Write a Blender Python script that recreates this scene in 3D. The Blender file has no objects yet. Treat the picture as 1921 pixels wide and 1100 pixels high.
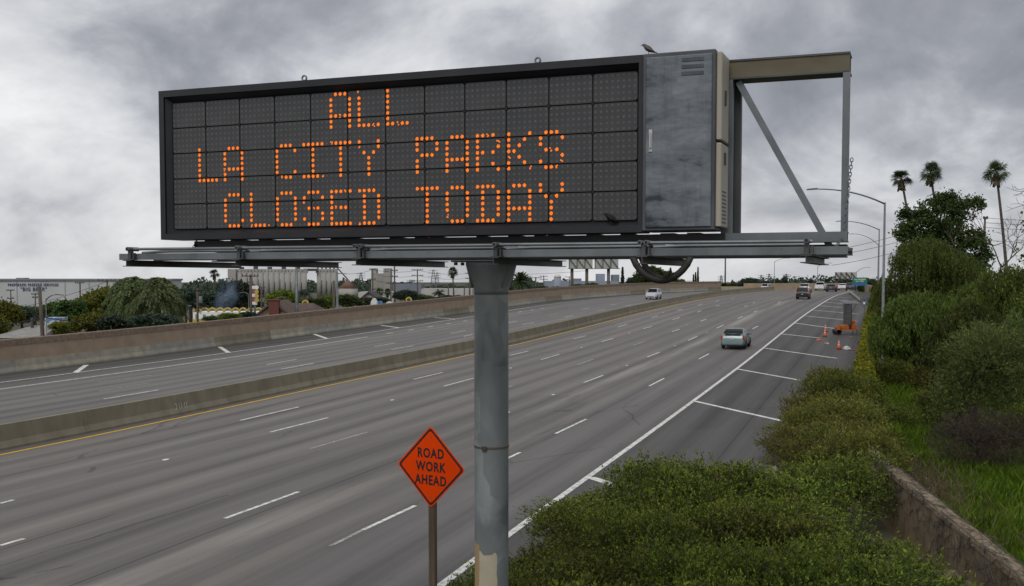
import bpy, bmesh, math, random
import numpy as np
from mathutils import Vector, Matrix
R = math.radians
random.seed(7); rng = np.random.default_rng(7)
scene = bpy.context.scene
COL = scene.collection

# ------------------------------------------------------------------ camera
F = 2050.0; HY = 525.0; H = 6.3; PT = R(3.0)
CX = 960.5; CY = HY + F*math.tan(PT); cP, sP = math.cos(PT), math.sin(PT)
cam = bpy.data.cameras.new('camera'); camo = bpy.data.objects.new('camera', cam); COL.objects.link(camo)
camo.location = (0, 0, H); camo.rotation_euler = (R(90) - PT, 0, 0)
cam.sensor_fit = 'HORIZONTAL'; cam.sensor_width = 36.0; cam.lens = 36.0*F/1921.0
cam.shift_y = (CY - 550.0)/1921.0
cam.clip_start = 0.1; cam.clip_end = 6000
scene.camera = camo
cy_ = scene.cycles; cy_.max_bounces = 5; cy_.diffuse_bounces = 3; cy_.glossy_bounces = 2; cy_.transmission_bounces = 2; cy_.transparent_max_bounces = 4; cy_.volume_bounces = 0

# ------------------------------------------------------------------ sky and sun (overcast)
SUN_EL, SUN_AZ = R(50), R(200)          # azimuth clockwise from +Y: behind the camera, to the left
w = bpy.data.worlds.new('World'); scene.world = w; w.use_nodes = True
nt = w.node_tree; N = nt.nodes; L = nt.links; N.clear()
out = N.new('ShaderNodeOutputWorld'); bg = N.new('ShaderNodeBackground')
sky = N.new('ShaderNodeTexSky'); sky.sky_type = 'NISHITA'; sky.sun_disc = False
sky.sun_elevation = SUN_EL; sky.sun_rotation = SUN_AZ
def mth(op, a, b=None, c=None, clamp=False):
    n = N.new('ShaderNodeMath'); n.operation = op; n.use_clamp = clamp
    for i, v in enumerate((a, b, c)):
        if v is None: continue
        if isinstance(v, (int, float)): n.inputs[i].default_value = v
        else: L.new(v, n.inputs[i])
    return n.outputs[0]
tc = N.new('ShaderNodeTexCoord'); sep = N.new('ShaderNodeSeparateXYZ'); L.new(tc.outputs['Generated'], sep.inputs[0])
zz = mth('MAXIMUM', sep.outputs[2], 0.0)
den = mth('ADD', zz, 0.55)
u = mth('DIVIDE', sep.outputs[0], den); v = mth('DIVIDE', sep.outputs[1], den)
cmb = N.new('ShaderNodeCombineXYZ'); L.new(u, cmb.inputs[0]); L.new(v, cmb.inputs[1])
cmb.inputs[2].default_value = 3.7
def wnoise(scale, detail, rough, dist, off):
    mp = N.new('ShaderNodeMapping'); mp.inputs['Location'].default_value = off
    L.new(cmb.outputs[0], mp.inputs[0])
    n = N.new('ShaderNodeTexNoise'); n.inputs['Scale'].default_value = scale
    n.inputs['Detail'].default_value = detail; n.inputs['Roughness'].default_value = rough
    n.inputs['Distortion'].default_value = dist
    L.new(mp.outputs[0], n.inputs['Vector']); return n.outputs['Fac']
n1 = wnoise(2.3, 10, 0.56, 0.35, (5.5, 9.9, 0))
n2 = wnoise(6.5, 8, 0.55, 0.5, (9.4, 2.2, 5))
mixn = mth('ADD', mth('MULTIPLY', n1, 0.72), mth('MULTIPLY', n2, 0.28))
rp = N.new('ShaderNodeValToRGB'); L.new(mixn, rp.inputs[0])
el = rp.color_ramp.elements
el[0].position = 0.345; el[0].color = (0.244, 0.258, 0.294, 1)
el[1].position = 0.64; el[1].color = (0.92, 0.925, 0.94, 1)
for p, c in ((0.42, (0.344, 0.357, 0.397, 1)), (0.47, (0.455, 0.468, 0.508, 1)), (0.525, (0.633, 0.646, 0.677, 1)), (0.58, (0.765, 0.772, 0.792, 1))):
    e = el.new(p); e.color = c
# paler, hazier cloud towards the horizon
hz = mth('POWER', mth('SUBTRACT', 1.0, mth('MULTIPLY', zz, 7.0, clamp=True)), 2.2)
hmix = N.new('ShaderNodeMixRGB'); L.new(mth('MULTIPLY', hz, 0.45), hmix.inputs[0]); L.new(rp.outputs[0], hmix.inputs[1])
hmix.inputs[2].default_value = (0.799, 0.799, 0.805, 1)
skm = N.new('ShaderNodeMixRGB'); skm.blend_type = 'MULTIPLY'; skm.inputs[0].default_value = 1
L.new(sky.outputs[0], skm.inputs[1]); skm.inputs[2].default_value = (0.06, 0.06, 0.06, 1)
fin = N.new('ShaderNodeMixRGB'); fin.inputs[0].default_value = 0.94
L.new(skm.outputs[0], fin.inputs[1]); L.new(hmix.outputs[0], fin.inputs[2])
L.new(fin.outputs[0], bg.inputs[0]); bg.inputs[1].default_value = 1.0
L.new(bg.outputs[0], out.inputs[0])
sl = bpy.data.lights.new('sun', 'SUN'); sl.energy = 1.5; sl.angle = R(25); sl.color = (1, 0.96, 0.9)
so = bpy.data.objects.new('sun', sl); COL.objects.link(so)
sd = Vector((math.sin(SUN_AZ)*math.cos(SUN_EL), math.cos(SUN_AZ)*math.cos(SUN_EL), math.sin(SUN_EL)))
so.rotation_euler = sd.to_track_quat('Z', 'Y').to_euler()
vs = scene.view_settings; vs.view_transform = 'Standard'; vs.look = 'None'; vs.exposure = 0.0; vs.gamma = 1.0
vs.use_curve_mapping = False

# ------------------------------------------------------------------ helpers: placing
def ray(px, py):
    a = (px - CX)/F; b = (CY - py)/F
    return a, cP + b*sP, -sP + b*cP
def P(px, py, Y):
    d = ray(px, py); t = Y/d[1]; return Vector((d[0]*t, Y, H + d[2]*t))
_Yd = np.arange(-100, 1200, 1.0)
_z = np.interp(_Yd, [-100, 52, 87, 135, 175, 210, 250, 300, 400, 1200], [0, 0, .58, 2.1, 2.95, 3.45, 3.75, 3.9, 4.0, 4.0])
_zs = np.convolve(np.pad(_z, 15, mode='edge'), np.ones(31)/31, mode='valid')
def zr(Y): return float(np.interp(Y, _Yd, _zs))
def G(px, py, dz=0.0):
    d = ray(px, py); lo, hi = 3.0, 900.0
    f = lambda Y: (H + d[2]*Y/d[1]) - (zr(Y) + dz)
    for _ in range(50):
        m = (lo + hi)/2
        if f(m) > 0: lo = m
        else: hi = m
    Y = (lo + hi)/2; return Vector((d[0]*Y/d[1], Y, zr(Y) + dz))
_Yc = np.arange(-60, 420, 1.0)
def curve(pts, dz=0.0, win=21):
    g = sorted(((q.y, q.x) for q in (G(x, y, dz) for x, y in pts)))
    ys = np.array([a for a, b in g]); xs = np.array([b for a, b in g])
    k0 = (xs[1]-xs[0])/(ys[1]-ys[0]); k1 = (xs[-1]-xs[-2])/(ys[-1]-ys[-2])
    X = np.interp(_Yc, ys, xs)
    X = np.where(_Yc < ys[0], xs[0] + k0*(_Yc-ys[0]), X); X = np.where(_Yc > ys[-1], xs[-1] + k1*(_Yc-ys[-1]), X)
    h = win//2; Xp = np.concatenate([X[0] + (X[1]-X[0])*np.arange(-h, 0), X, X[-1] + (X[-1]-X[-2])*np.arange(1, h+1)])
    Xs = np.convolve(Xp, np.ones(win)/win, mode='valid')
    return lambda Y: np.interp(Y, _Yc, Xs)

# ------------------------------------------------------------------ helpers: materials
def newmat(name):
    m = bpy.data.materials.new(name); m.use_nodes = True
    t = m.node_tree; return m, t, t.nodes, t.links, t.nodes['Principled BSDF']
def M(name, col, rough=0.7, metal=0.0, var=0.18, scale=3.0, bump=0.0, col2=None, stretch=(1, 1, 1), spec=0.5, detail=6, lo=.3, hi=.7, bscale=None, coat=0.0):
    m, t, n, l, b = newmat(name)
    tcn = n.new('ShaderNodeTexCoord'); mp = n.new('ShaderNodeMapping'); mp.inputs['Scale'].default_value = stretch
    l.new(tcn.outputs['Object'], mp.inputs[0])
    ns = n.new('ShaderNodeTexNoise'); ns.inputs['Scale'].default_value = scale; ns.inputs['Detail'].default_value = detail
    l.new(mp.outputs[0], ns.inputs['Vector'])
    r = n.new('ShaderNodeValToRGB'); l.new(ns.outputs['Fac'], r.inputs[0])
    r.color_ramp.elements[0].position = lo; r.color_ramp.elements[1].position = hi
    c2 = col2 if col2 else tuple(min(1, c*(1+var)) for c in col)
    c1 = col if col2 else tuple(c*(1-var) for c in col)
    r.color_ramp.elements[0].color = (*c1, 1); r.color_ramp.elements[1].color = (*c2, 1)
    l.new(r.outputs[0], b.inputs['Base Color'])
    b.inputs['Roughness'].default_value = rough; b.inputs['Metallic'].default_value = metal
    b.inputs['Specular IOR Level'].default_value = spec; b.inputs['Coat Weight'].default_value = coat
    if bump:
        bn = n.new('ShaderNodeTexNoise'); bn.inputs['Scale'].default_value = bscale or scale*6; bn.inputs['Detail'].default_value = 4
        l.new(mp.outputs[0], bn.inputs['Vector'])
        bp = n.new('ShaderNodeBump'); bp.inputs['Strength'].default_value = bump; bp.inputs['Distance'].default_value = .02
        l.new(bn.outputs['Fac'], bp.inputs['Height']); l.new(bp.outputs[0], b.inputs['Normal'])
    return m
def LEAF(name, c1, c2, c3=None, trans=0.3, rough=.6):
    m, t, n, l, b = newmat(name)
    g = n.new('ShaderNodeNewGeometry'); r = n.new('ShaderNodeValToRGB'); l.new(g.outputs['Random Per Island'], r.inputs[0])
    r.color_ramp.elements[0].color = (*c1, 1); r.color_ramp.elements[1].color = (*c2, 1)
    if c3:
        e = r.color_ramp.elements.new(0.93); e.color = (*c2, 1); r.color_ramp.elements[-1].color = (*c3, 1)
    # broad drifts of hue through the plant
    tcn = n.new('ShaderNodeTexCoord'); ns = n.new('ShaderNodeTexNoise'); ns.inputs['Scale'].default_value = 1.3
    l.new(tcn.outputs['Object'], ns.inputs['Vector'])
    hs = n.new('ShaderNodeHueSaturation'); mr = n.new('ShaderNodeMapRange')
    mr.inputs[1].default_value = .3; mr.inputs[2].default_value = .7; mr.inputs[3].default_value = .7; mr.inputs[4].default_value = 1.3
    oi = n.new('ShaderNodeObjectInfo'); m2 = n.new('ShaderNodeMapRange'); m2.inputs[3].default_value = .72; m2.inputs[4].default_value = 1.28; l.new(oi.outputs['Random'], m2.inputs[0])
    m3 = n.new('ShaderNodeMapRange'); m3.inputs[3].default_value = .475; m3.inputs[4].default_value = .515; l.new(oi.outputs['Random'], m3.inputs[0]); l.new(m3.outputs[0], hs.inputs['Hue'])
    m4 = n.new('ShaderNodeMath'); m4.operation = 'MULTIPLY'; l.new(mr.outputs[0], m4.inputs[0]); l.new(m2.outputs[0], m4.inputs[1])
    l.new(ns.outputs['Fac'], mr.inputs[0]); l.new(m4.outputs[0], hs.inputs['Value']); l.new(r.outputs[0], hs.inputs['Color'])
    l.new(hs.outputs[0], b.inputs['Base Color']); b.inputs['Roughness'].default_value = rough; b.inputs['Specular IOR Level'].default_value = .25
    tr = n.new('ShaderNodeBsdfTranslucent'); l.new(hs.outputs[0], tr.inputs[0])
    mx = n.new('ShaderNodeMixShader'); mx.inputs[0].default_value = trans
    l.new(b.outputs[0], mx.inputs[1]); l.new(tr.outputs[0], mx.inputs[2]); l.new(mx.outputs[0], n['Material Output'].inputs[0])
    return m
def EMIT(name, col, s):
    m, t, n, l, b = newmat(name)
    b.inputs['Base Color'].default_value = (*col, 1); b.inputs['Emission Color'].default_value = (*col, 1); b.inputs['Emission Strength'].default_value = s
    return m

# ------------------------------------------------------------------ helpers: meshes and objects
class MB:
    def __init__(s): s.v = []; s.f = []
    def add(s, vs, fs):
        o = len(s.v); s.v += [tuple(x) for x in vs]; s.f += [tuple(i+o for i in f) for f in fs]; return s
    def box(s, x0, x1, y0, y1, z0, z1):
        return s.add([(x0,y0,z0),(x1,y0,z0),(x1,y1,z0),(x0,y1,z0),(x0,y0,z1),(x1,y0,z1),(x1,y1,z1),(x0,y1,z1)],
                     [(3,2,1,0),(4,5,6,7),(0,1,5,4),(1,2,6,5),(2,3,7,6),(3,0,4,7)])
    def bbox(s, x0, x1, y0, y1, z0, z1, c=.01):
        # box with chamfered edges
        bm = bmesh.new(); MB_ = MB().box(x0,x1,y0,y1,z0,z1)
        vv = [bm.verts.new(p) for p in MB_.v]
        for f in MB_.f: bm.faces.new([vv[i] for i in f])
        bmesh.ops.bevel(bm, geom=bm.edges[:], offset=c, segments=1, affect='EDGES')
        bm.verts.index_update(); s.add([v.co[:] for v in bm.verts], [[v.index for v in f.verts] for f in bm.faces]); bm.free(); return s
    def bar(s, a, b, wx, wy, up=(0,0,1)):
        a, b = Vector(a), Vector(b); d = (b-a).normalized(); up = Vector(up)
        if abs(d.dot(up)) > .98: up = Vector((0,1,0))
        x = d.cross(up).normalized()*wx/2; y = x.cross(d).normalized()*wy/2
        q = [a-x-y, a+x-y, a+x+y, a-x+y, b-x-y, b+x-y, b+x+y, b-x+y]
        return s.add(q, [(3,2,1,0),(4,5,6,7),(0,1,5,4),(1,2,6,5),(2,3,7,6),(3,0,4,7)])
    def ibeam(s, a, b, wf, hb, tf=.018, tw=.012):
        # I section along a->b (horizontal), height hb below a/b line top
        a, b = Vector(a), Vector(b); up = Vector((0,0,1))
        for c, hh, ww in ((-tf/2, tf, wf), (-hb+tf/2, tf, wf), (-hb/2, hb-2*tf, tw)):
            s.bar(a+up*c, b+up*c, ww, hh)
        return s
    def tube(s, pts, r, n=8, caps=True):
        pts = [Vector(p) for p in pts]; k = len(pts)
        rr = r if hasattr(r, '__len__') else [r]*k
        base = len(s.v); ref = None
        for i, p in enumerate(pts):
            d = (pts[min(i+1,k-1)] - pts[max(i-1,0)]).normalized()
            if ref is None:
                ref = d.cross(Vector((0,0,1)))
                if ref.length < .1: ref = Vector((1,0,0))
            ref = (ref - d*ref.dot(d)).normalized(); o = d.cross(ref)
            for j in range(n):
                a = 2*math.pi*j/n; s.v.append(tuple(p + (ref*math.cos(a) + o*math.sin(a))*rr[i]))
        for i in range(k-1):
            for j in range(n):
                s.f.append((base+i*n+j, base+i*n+(j+1)%n, base+(i+1)*n+(j+1)%n, base+(i+1)*n+j))
        if caps:
            s.f.append(tuple(base+j for j in range(n))[::-1]); s.f.append(tuple(base+(k-1)*n+j for j in range(n)))
        return s
    def lathe(s, prof, c=(0,0), n=16, cap=True):
        base = len(s.v)
        for r, z in prof:
            for j in range(n):
                a = 2*math.pi*j/n; s.v.append((c[0]+r*math.cos(a), c[1]+r*math.sin(a), z))
        for i in range(len(prof)-1):
            for j in range(n): s.f.append((base+i*n+j, base+i*n+(j+1)%n, base+(i+1)*n+(j+1)%n, base+(i+1)*n+j))
        if cap:
            s.f.append(tuple(base+j for j in range(n))[::-1]); s.f.append(tuple(base+(len(prof)-1)*n+j for j in range(n)))
        return s
    def prism(s, poly, y0, y1):
        # polygon in xz, extruded along y
        n = len(poly); s.add([(x,y0,z) for x,z in poly]+[(x,y1,z) for x,z in poly],
            [tuple(range(n)), tuple(range(2*n-1,n-1,-1))]+[((i+1)%n, i, n+i, n+(i+1)%n) for i in range(n)]); return s
    def disc(s, c, r, ax, n=10, th=.0):
        ax = Vector(ax).normalized(); u_ = ax.orthogonal().normalized(); v_ = ax.cross(u_); c = Vector(c)
        b = len(s.v)
        ring = [c + (u_*math.cos(2*math.pi*j/n) + v_*math.sin(2*math.pi*j/n))*r for j in range(n)]
        if th:
            s.add([p for p in ring] + [p+ax*th for p in ring], [tuple(range(n))[::-1], tuple(range(n,2*n))] + [(j,(j+1)%n,n+(j+1)%n,n+j) for j in range(n)])
        else: s.add(ring, [tuple(range(n))])
        return s
    def mesh(s, name, smooth=False):
        me = bpy.data.meshes.new(name); me.from_pydata(s.v, [], s.f); me.update()
        if smooth:
            for p in me.polygons: p.use_smooth = True
        return me
    def build(s, name, m, parent=None, smooth=False, loc=None):
        return ob(name, s.mesh(name, smooth), m, parent, loc)
def ob(name, me, m=None, parent=None, loc=None, rot=None, scale=None):
    o = bpy.data.objects.new(name, me); COL.objects.link(o)
    if m is not None and not me.materials: me.materials.append(m)
    if parent: o.parent = parent
    if loc is not None: o.location = loc
    if rot is not None: o.rotation_euler = rot
    if scale is not None: o.scale = scale
    return o
def tag(o, label=None, cat=None, group=None, kind=None):
    if label: o['label'] = label
    if cat: o['category'] = cat
    if group: o['group'] = group
    if kind: o['kind'] = kind
    return o
def thing(name, label, cat, loc=(0,0,0), rz=0, group=None):
    o = bpy.data.objects.new(name, None); COL.objects.link(o); o.empty_display_size = .1
    o.location = loc; o.rotation_euler = (0,0,rz); return tag(o, label, cat, group)
def copytree(o, parent=None):
    c = o.copy(); COL.objects.link(c); c.parent = parent
    for ch in o.children: copytree(ch, c)
    return c
def sharp(me, ang=40):
    try: me.set_sharp_from_angle(angle=R(ang))
    except Exception: pass
    return me
def textmesh(s, size, bold=0.0, sx=1.0, align='CENTER', spacing=1.0):
    c = bpy.data.curves.new('lettering', 'FONT'); c.body = s; c.size = size; c.align_x = align; c.align_y = 'CENTER'
    c.offset = bold; c.resolution_u = 3; c.space_character = spacing
    o = bpy.data.objects.new('lettering', c); me = bpy.data.meshes.new_from_object(o)
    bpy.data.objects.remove(o); bpy.data.curves.remove(c)
    me.transform(Matrix.Diagonal((sx, 1, 1, 1)))
    me.transform(Matrix.Rotation(R(90), 4, 'X'))     # stand up, facing -Y
    me.materials.clear(); return me

# fast mesh from arrays of quads
def quadmesh(name, V, nq):
    me = bpy.data.meshes.new(name)
    me.vertices.add(nq*4); me.vertices.foreach_set('co', V.astype(np.float32).ravel())
    me.loops.add(nq*4); me.loops.foreach_set('vertex_index', np.arange(nq*4, dtype=np.int32))
    me.polygons.add(nq); me.polygons.foreach_set('loop_start', np.arange(0, nq*4, 4, dtype=np.int32))
    me.polygons.foreach_set('loop_total', np.full(nq, 4, dtype=np.int32))
    me.update(calc_edges=True); return me
def unit(a): return a/np.maximum(np.linalg.norm(a, axis=1, keepdims=True), 1e-6)
def leafquads(C, A, l, wd):
    """rhombic leaves: centre C, long axis A, length l, width wd"""
    n = len(C); A = unit(A); B = unit(np.cross(A, rng.normal(size=(n,3))))
    l = np.broadcast_to(np.asarray(l, float), (n,))[:,None]; wd = np.broadcast_to(np.asarray(wd, float), (n,))[:,None]
    V = np.stack([C-A*l/2, C+B*wd/2-A*l*.08, C+A*l/2, C-B*wd/2-A*l*.08], axis=1)
    return V.reshape(-1,3)
def leafmesh(name, C, A, l, wd): return quadmesh(name, leafquads(C, A, l, wd), len(C))
def sph(n):
    return unit(rng.normal(size=(n,3)))
def crown_points(lobes, nclump, per, sig, shell=(.72,1.04), up=0.0, inner=.25):
    """leaf centres and outward dirs: clumps scattered over the shells (and some inside) of ellipsoid lobes"""
    lobes = np.array(lobes, float); area = (lobes[:,3]*lobes[:,4] + lobes[:,4]*lobes[:,5] + lobes[:,3]*lobes[:,5])
    k = rng.choice(len(lobes), nclump, p=area/area.sum())
    d = sph(nclump); d[:,2] = np.where(d[:,2] < -.5, -d[:,2]*.6, d[:,2]); d = unit(d)
    rr = rng.uniform(*shell, nclump); ins = rng.random(nclump) < inner; rr[ins] = rng.uniform(.2,.75,ins.sum())
    cc = lobes[k,:3] + d*lobes[k,3:6]*rr[:,None]
    # drop clumps buried deep in another lobe
    keep = np.ones(nclump, bool)
    for lb in lobes:
        q = np.linalg.norm((cc-lb[:3])/lb[3:6], axis=1); keep &= ~((q < .55) & (rng.random(nclump) < .75))
    cc, d = cc[keep], d[keep]
    s = sig*rng.uniform(.6,1.4,len(cc))
    pts = np.repeat(cc, per, 0) + rng.normal(size=(len(cc)*per,3))*np.repeat(s, per)[:,None]*np.array([1,1,.75])
    dirs = np.repeat(d, per, 0)
    return pts, dirs

# ------------------------------------------------------------------ materials
def asphalt(name, cols, streak=.16, light=0.0):
    """cols: list of (lateral metres, colour); UV.x = metres left of the edge line, UV.y = metres along the road"""
    m, t, n, l, b = newmat(name)
    uv = n.new('ShaderNodeUVMap'); sp = n.new('ShaderNodeSeparateXYZ'); l.new(uv.outputs[0], sp.inputs[0])
    def mm(op, a, bb=None, clamp=False):
        q = n.new('ShaderNodeMath'); q.operation = op; q.use_clamp = clamp
        for i, x in enumerate((a, bb)):
            if x is None: continue
            if isinstance(x, (int, float)): q.inputs[i].default_value = x
            else: l.new(x, q.inputs[i])
        return q.outputs[0]
    def nz(su, sv, detail=5, rough=.55, off=0.0):
        mp = n.new('ShaderNodeMapping'); mp.inputs['Scale'].default_value = (su, sv, 1); mp.inputs['Location'].default_value = (off, off*.7, 0)
        l.new(uv.outputs[0], mp.inputs[0]); q = n.new('ShaderNodeTexNoise'); q.inputs['Scale'].default_value = 1
        q.inputs['Detail'].default_value = detail; q.inputs['Roughness'].default_value = rough; l.new(mp.outputs[0], q.inputs['Vector']); return q.outputs['Fac']
    u0, u1 = cols[0][0], cols[-1][0]
    wob = mm('MULTIPLY', mm('SUBTRACT', nz(.1, .05), .5), .5)
    r = n.new('ShaderNodeValToRGB'); l.new(mm('DIVIDE', mm('SUBTRACT', mm('ADD', sp.outputs[0], wob), u0), u1-u0), r.inputs[0])
    es = r.color_ramp.elements
    es[0].position = 0; es[0].color = (*cols[0][1], 1); es[1].position = 1; es[1].color = (*cols[-1][1], 1)
    for uu, c in cols[1:-1]:
        e = es.new((uu-u0)/(u1-u0)); e.color = (*c, 1)
    s1 = mm('MULTIPLY', mm('SUBTRACT', nz(1.6, .012, 4), .5), streak*3.4)
    s2 = mm('MULTIPLY', mm('SUBTRACT', nz(5.0, .06, 5, .6, 3.1), .5), streak*1.6)
    s3 = mm('MULTIPLY', mm('SUBTRACT', nz(.35, .18, 6, .6, 7.7), .5), .28)
    s4 = mm('MULTIPLY', mm('SUBTRACT', nz(28, 22, 3, .7, 1.3), .5), .38)
    trk = mm('MULTIPLY', mm('COSINE', mm('MULTIPLY', mm('ADD', sp.outputs[0], mm('MULTIPLY', wob, .5)), 2*math.pi/1.77)), -.15)
    # seams between paving passes
    fr = mm('ABSOLUTE', mm('SUBTRACT', mm('FRACT', mm('ADD', mm('DIVIDE', sp.outputs[0], 3.52), mm('MULTIPLY', wob, .03))), .5))
    seam = mm('MULTIPLY', mm('GREATER_THAN', fr, .4915), mm('MULTIPLY', mm('GREATER_THAN', nz(.6, .03, 4, .6, 4.4), .47), -.42))
    tot = mm('ADD', mm('ADD', mm('ADD', s1, s2), mm('ADD', s3, s4)), mm('ADD', mm('ADD', trk, seam), 1.0))
    vo = n.new('ShaderNodeTexVoronoi'); vo.distance = 'CHEBYCHEV'; vo.inputs['Scale'].default_value = 1; mpv = n.new('ShaderNodeMapping'); mpv.inputs['Scale'].default_value = (.29,.028,1); l.new(uv.outputs[0], mpv.inputs[0]); l.new(mpv.outputs[0], vo.inputs['Vector'])
    scv = n.new('ShaderNodeSeparateColor'); l.new(vo.outputs['Color'], scv.inputs[0])
    tot = mm('ADD', tot, mm('SUBTRACT', mm('MULTIPLY', mm('GREATER_THAN', scv.outputs[0], .86), -.13), mm('MULTIPLY', mm('GREATER_THAN', scv.outputs[1], .9), -.08)))
    vc = n.new('ShaderNodeTexVoronoi'); vc.feature = 'DISTANCE_TO_EDGE'; vc.inputs['Scale'].default_value = 1; mpc = n.new('ShaderNodeMapping'); mpc.inputs['Scale'].default_value = (.30,.075,1); l.new(uv.outputs[0], mpc.inputs[0])
    wv = n.new('ShaderNodeMixRGB'); wv.inputs[0].default_value = .12; nzc = n.new('ShaderNodeTexNoise'); nzc.inputs['Scale'].default_value = 3.0; nzc.inputs['Detail'].default_value = 6; l.new(mpc.outputs[0], nzc.inputs['Vector']); l.new(mpc.outputs[0], wv.inputs[1]); l.new(nzc.outputs['Color'], wv.inputs[2]); l.new(wv.outputs[0], vc.inputs['Vector'])
    crk = mm('MULTIPLY', mm('LESS_THAN', vc.outputs['Distance'], .006), mm('GREATER_THAN', nz(.25,.04,4,.6,6.6), .56)); tot = mm('ADD', tot, mm('MULTIPLY', crk, -.34))
    # oil-dark blotches and small tar marks
    tot = mm('ADD', tot, mm('MULTIPLY', mm('MULTIPLY', mm('SUBTRACT', nz(1.1,.25,6,.65,5.2), .62), 6.0, True), -.22))
    if light:
        # pale scuffed band along one lane line
        gd = mm('SUBTRACT', sp.outputs[0], light); ga = mm('POWER', 2.718, mm('MULTIPLY', mm('MULTIPLY', gd, gd), -1.6))
        pn = mm('MULTIPLY', mm('SUBTRACT', nz(.7, .035, 6, .62, 2.6), .44), 4.2, True)
        tot = mm('ADD', tot, mm('MULTIPLY', mm('MULTIPLY', ga, pn), 1.0))
    mx = n.new('ShaderNodeMixRGB'); mx.blend_type = 'MULTIPLY'; mx.inputs[0].default_value = 1
    l.new(r.outputs[0], mx.inputs[1]); cm = n.new('ShaderNodeCombineXYZ')
    for i in range(3): l.new(tot, cm.inputs[i])
    l.new(cm.outputs[0], mx.inputs[2]); l.new(mx.outputs[0], b.inputs['Base Color'])
    b.inputs['Roughness'].default_value = .72; b.inputs['Specular IOR Level'].default_value = .35
    bp = n.new('ShaderNodeBump'); bp.inputs['Strength'].default_value = .25; bp.inputs['Distance'].default_value = .01
    l.new(nz(40, 40, 3), bp.inputs['Height']); l.new(bp.outputs[0], b.inputs['Normal'])
    return m
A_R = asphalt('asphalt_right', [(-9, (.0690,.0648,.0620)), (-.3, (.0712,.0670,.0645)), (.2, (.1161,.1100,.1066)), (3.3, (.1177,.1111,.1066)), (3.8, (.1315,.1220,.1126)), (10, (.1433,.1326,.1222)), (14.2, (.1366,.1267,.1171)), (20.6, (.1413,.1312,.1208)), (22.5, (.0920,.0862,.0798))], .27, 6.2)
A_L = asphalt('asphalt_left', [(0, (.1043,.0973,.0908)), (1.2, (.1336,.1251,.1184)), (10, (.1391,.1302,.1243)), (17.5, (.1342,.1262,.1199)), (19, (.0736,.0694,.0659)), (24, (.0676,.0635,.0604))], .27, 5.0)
PAINT = M('white_road_paint', (.36,.36,.34), .7, col2=(.70,.70,.66), scale=5, detail=8, lo=.34, hi=.56)
PAINT_F = M('faded_road_paint', (.16,.158,.155), .75, col2=(.42,.42,.40), scale=6, detail=8, lo=.35, hi=.65)
YELLOW = M('yellow_road_paint', (.55,.32,.02), .7, col2=(.74,.44,.025), scale=4, detail=8)
CONC = M('barrier_concrete', (.150,.134,.094), .85, col2=(.225,.204,.148), scale=1.2, bump=.3, stretch=(1,1,.5), detail=9)
CONC2 = M('barrier_concrete_pale', (.245,.228,.182), .85, col2=(.365,.335,.268), scale=1.6, bump=.3, detail=9)
CONC3 = M('barrier_concrete_grey', (.205,.198,.170), .85, col2=(.30,.29,.25), scale=1.6, bump=.3, detail=9)
WALLB = M('brown_wall_render', (.2754,.2052,.1426), .9, col2=(.3618,.2754,.1944), scale=.9, bump=.25, detail=9)
WALLT = M('brown_wall_rough_coping', (.1404,.1058,.0756), .95, col2=(.2592,.1966,.1426), scale=5, bump=.8, detail=10)
SOIL = M('soil_and_thatch', (.035,.042,.016), .95, col2=(.085,.075,.042), scale=.8, detail=9)
DIRT = M('pale_dirt', (.25,.21,.16), .95, col2=(.36,.31,.25), scale=3)
TOWN = M('town_ground', (.06,.065,.04), .95, col2=(.12,.11,.09), scale=.05)
STEEL = M('galvanised_steel', (.115,.130,.140), .55, .5, col2=(.195,.215,.228), scale=2.2, detail=9)
STEELD = M('weathered_dark_steel', (.055,.058,.058), .6, .5, col2=(.11,.113,.112), scale=2.0, detail=9, stretch=(1,1,.35))
RUSTB = M('rust_washed_beam', (.082,.064,.034), .6, .45, col2=(.150,.132,.095), scale=1.6, detail=9, stretch=(.6,1,1))
BLACKP = M('black_sign_paint', (.007,.0075,.010), .42, 0, col2=(.017,.018,.022), scale=2.0, detail=9)
BLACKG = M('black_gap', (.006,.006,.006), .8)
MODULE = M('smoky_module_cover', (.025,.0255,.027), .32, 0, col2=(.044,.0445,.046), scale=3.2, detail=5, stretch=(1,1,.7), spec=.6)
BULB = M('unlit_bulb', (.082,.082,.080), .3, 0, var=.25, scale=12)
LIT = EMIT('lit_amber_bulb', (1.0,.205,.003), .98); LIT.node_tree.nodes['Principled BSDF'].inputs['Base Color'].default_value = (.08,.02,.005,1)
CREAM = M('cream_enclosure', (.3000,.2775,.2250), .6, col2=(.3900,.3600,.3000), scale=3, stretch=(1,1,.3))
CHROME = M('bright_steel', (.5,.5,.48), .3, .9, scale=8)
RUBBER = M('black_rubber', (.02,.02,.02), .8, scale=8)
CONDUIT = M('black_conduit', (.022,.021,.019), .65, scale=8, col2=(.04,.038,.034))
GLASS = M('tinted_glass', (.008,.009,.011), .15, 0, var=.1, spec=.2)
GLASS.node_tree.nodes['Principled BSDF'].inputs['IOR'].default_value = 1.22
RED = M('red_lens', (.45,.02,.015), .25, var=.1); 
WOODP = M('utility_pole_wood', (.060,.046,.036), .9, col2=(.115,.090,.072), scale=3, stretch=(4,4,.3))
WOODS = M('sign_post_wood', (.095,.068,.042), .9, col2=(.175,.130,.085), scale=3, stretch=(6,6,.25), bump=.3, detail=8)
WHITEP = M('white_paint', (.62,.62,.61), .6, col2=(.76,.76,.75), scale=1.2)
BARK = M('bark', (.045,.034,.025), .95, col2=(.095,.074,.055), scale=3, stretch=(4,4,.5), bump=.5)
PALMT = M('palm_trunk', (.060,.049,.040), .95, col2=(.105,.088,.072), scale=2, stretch=(1,1,6), bump=.4)

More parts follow.
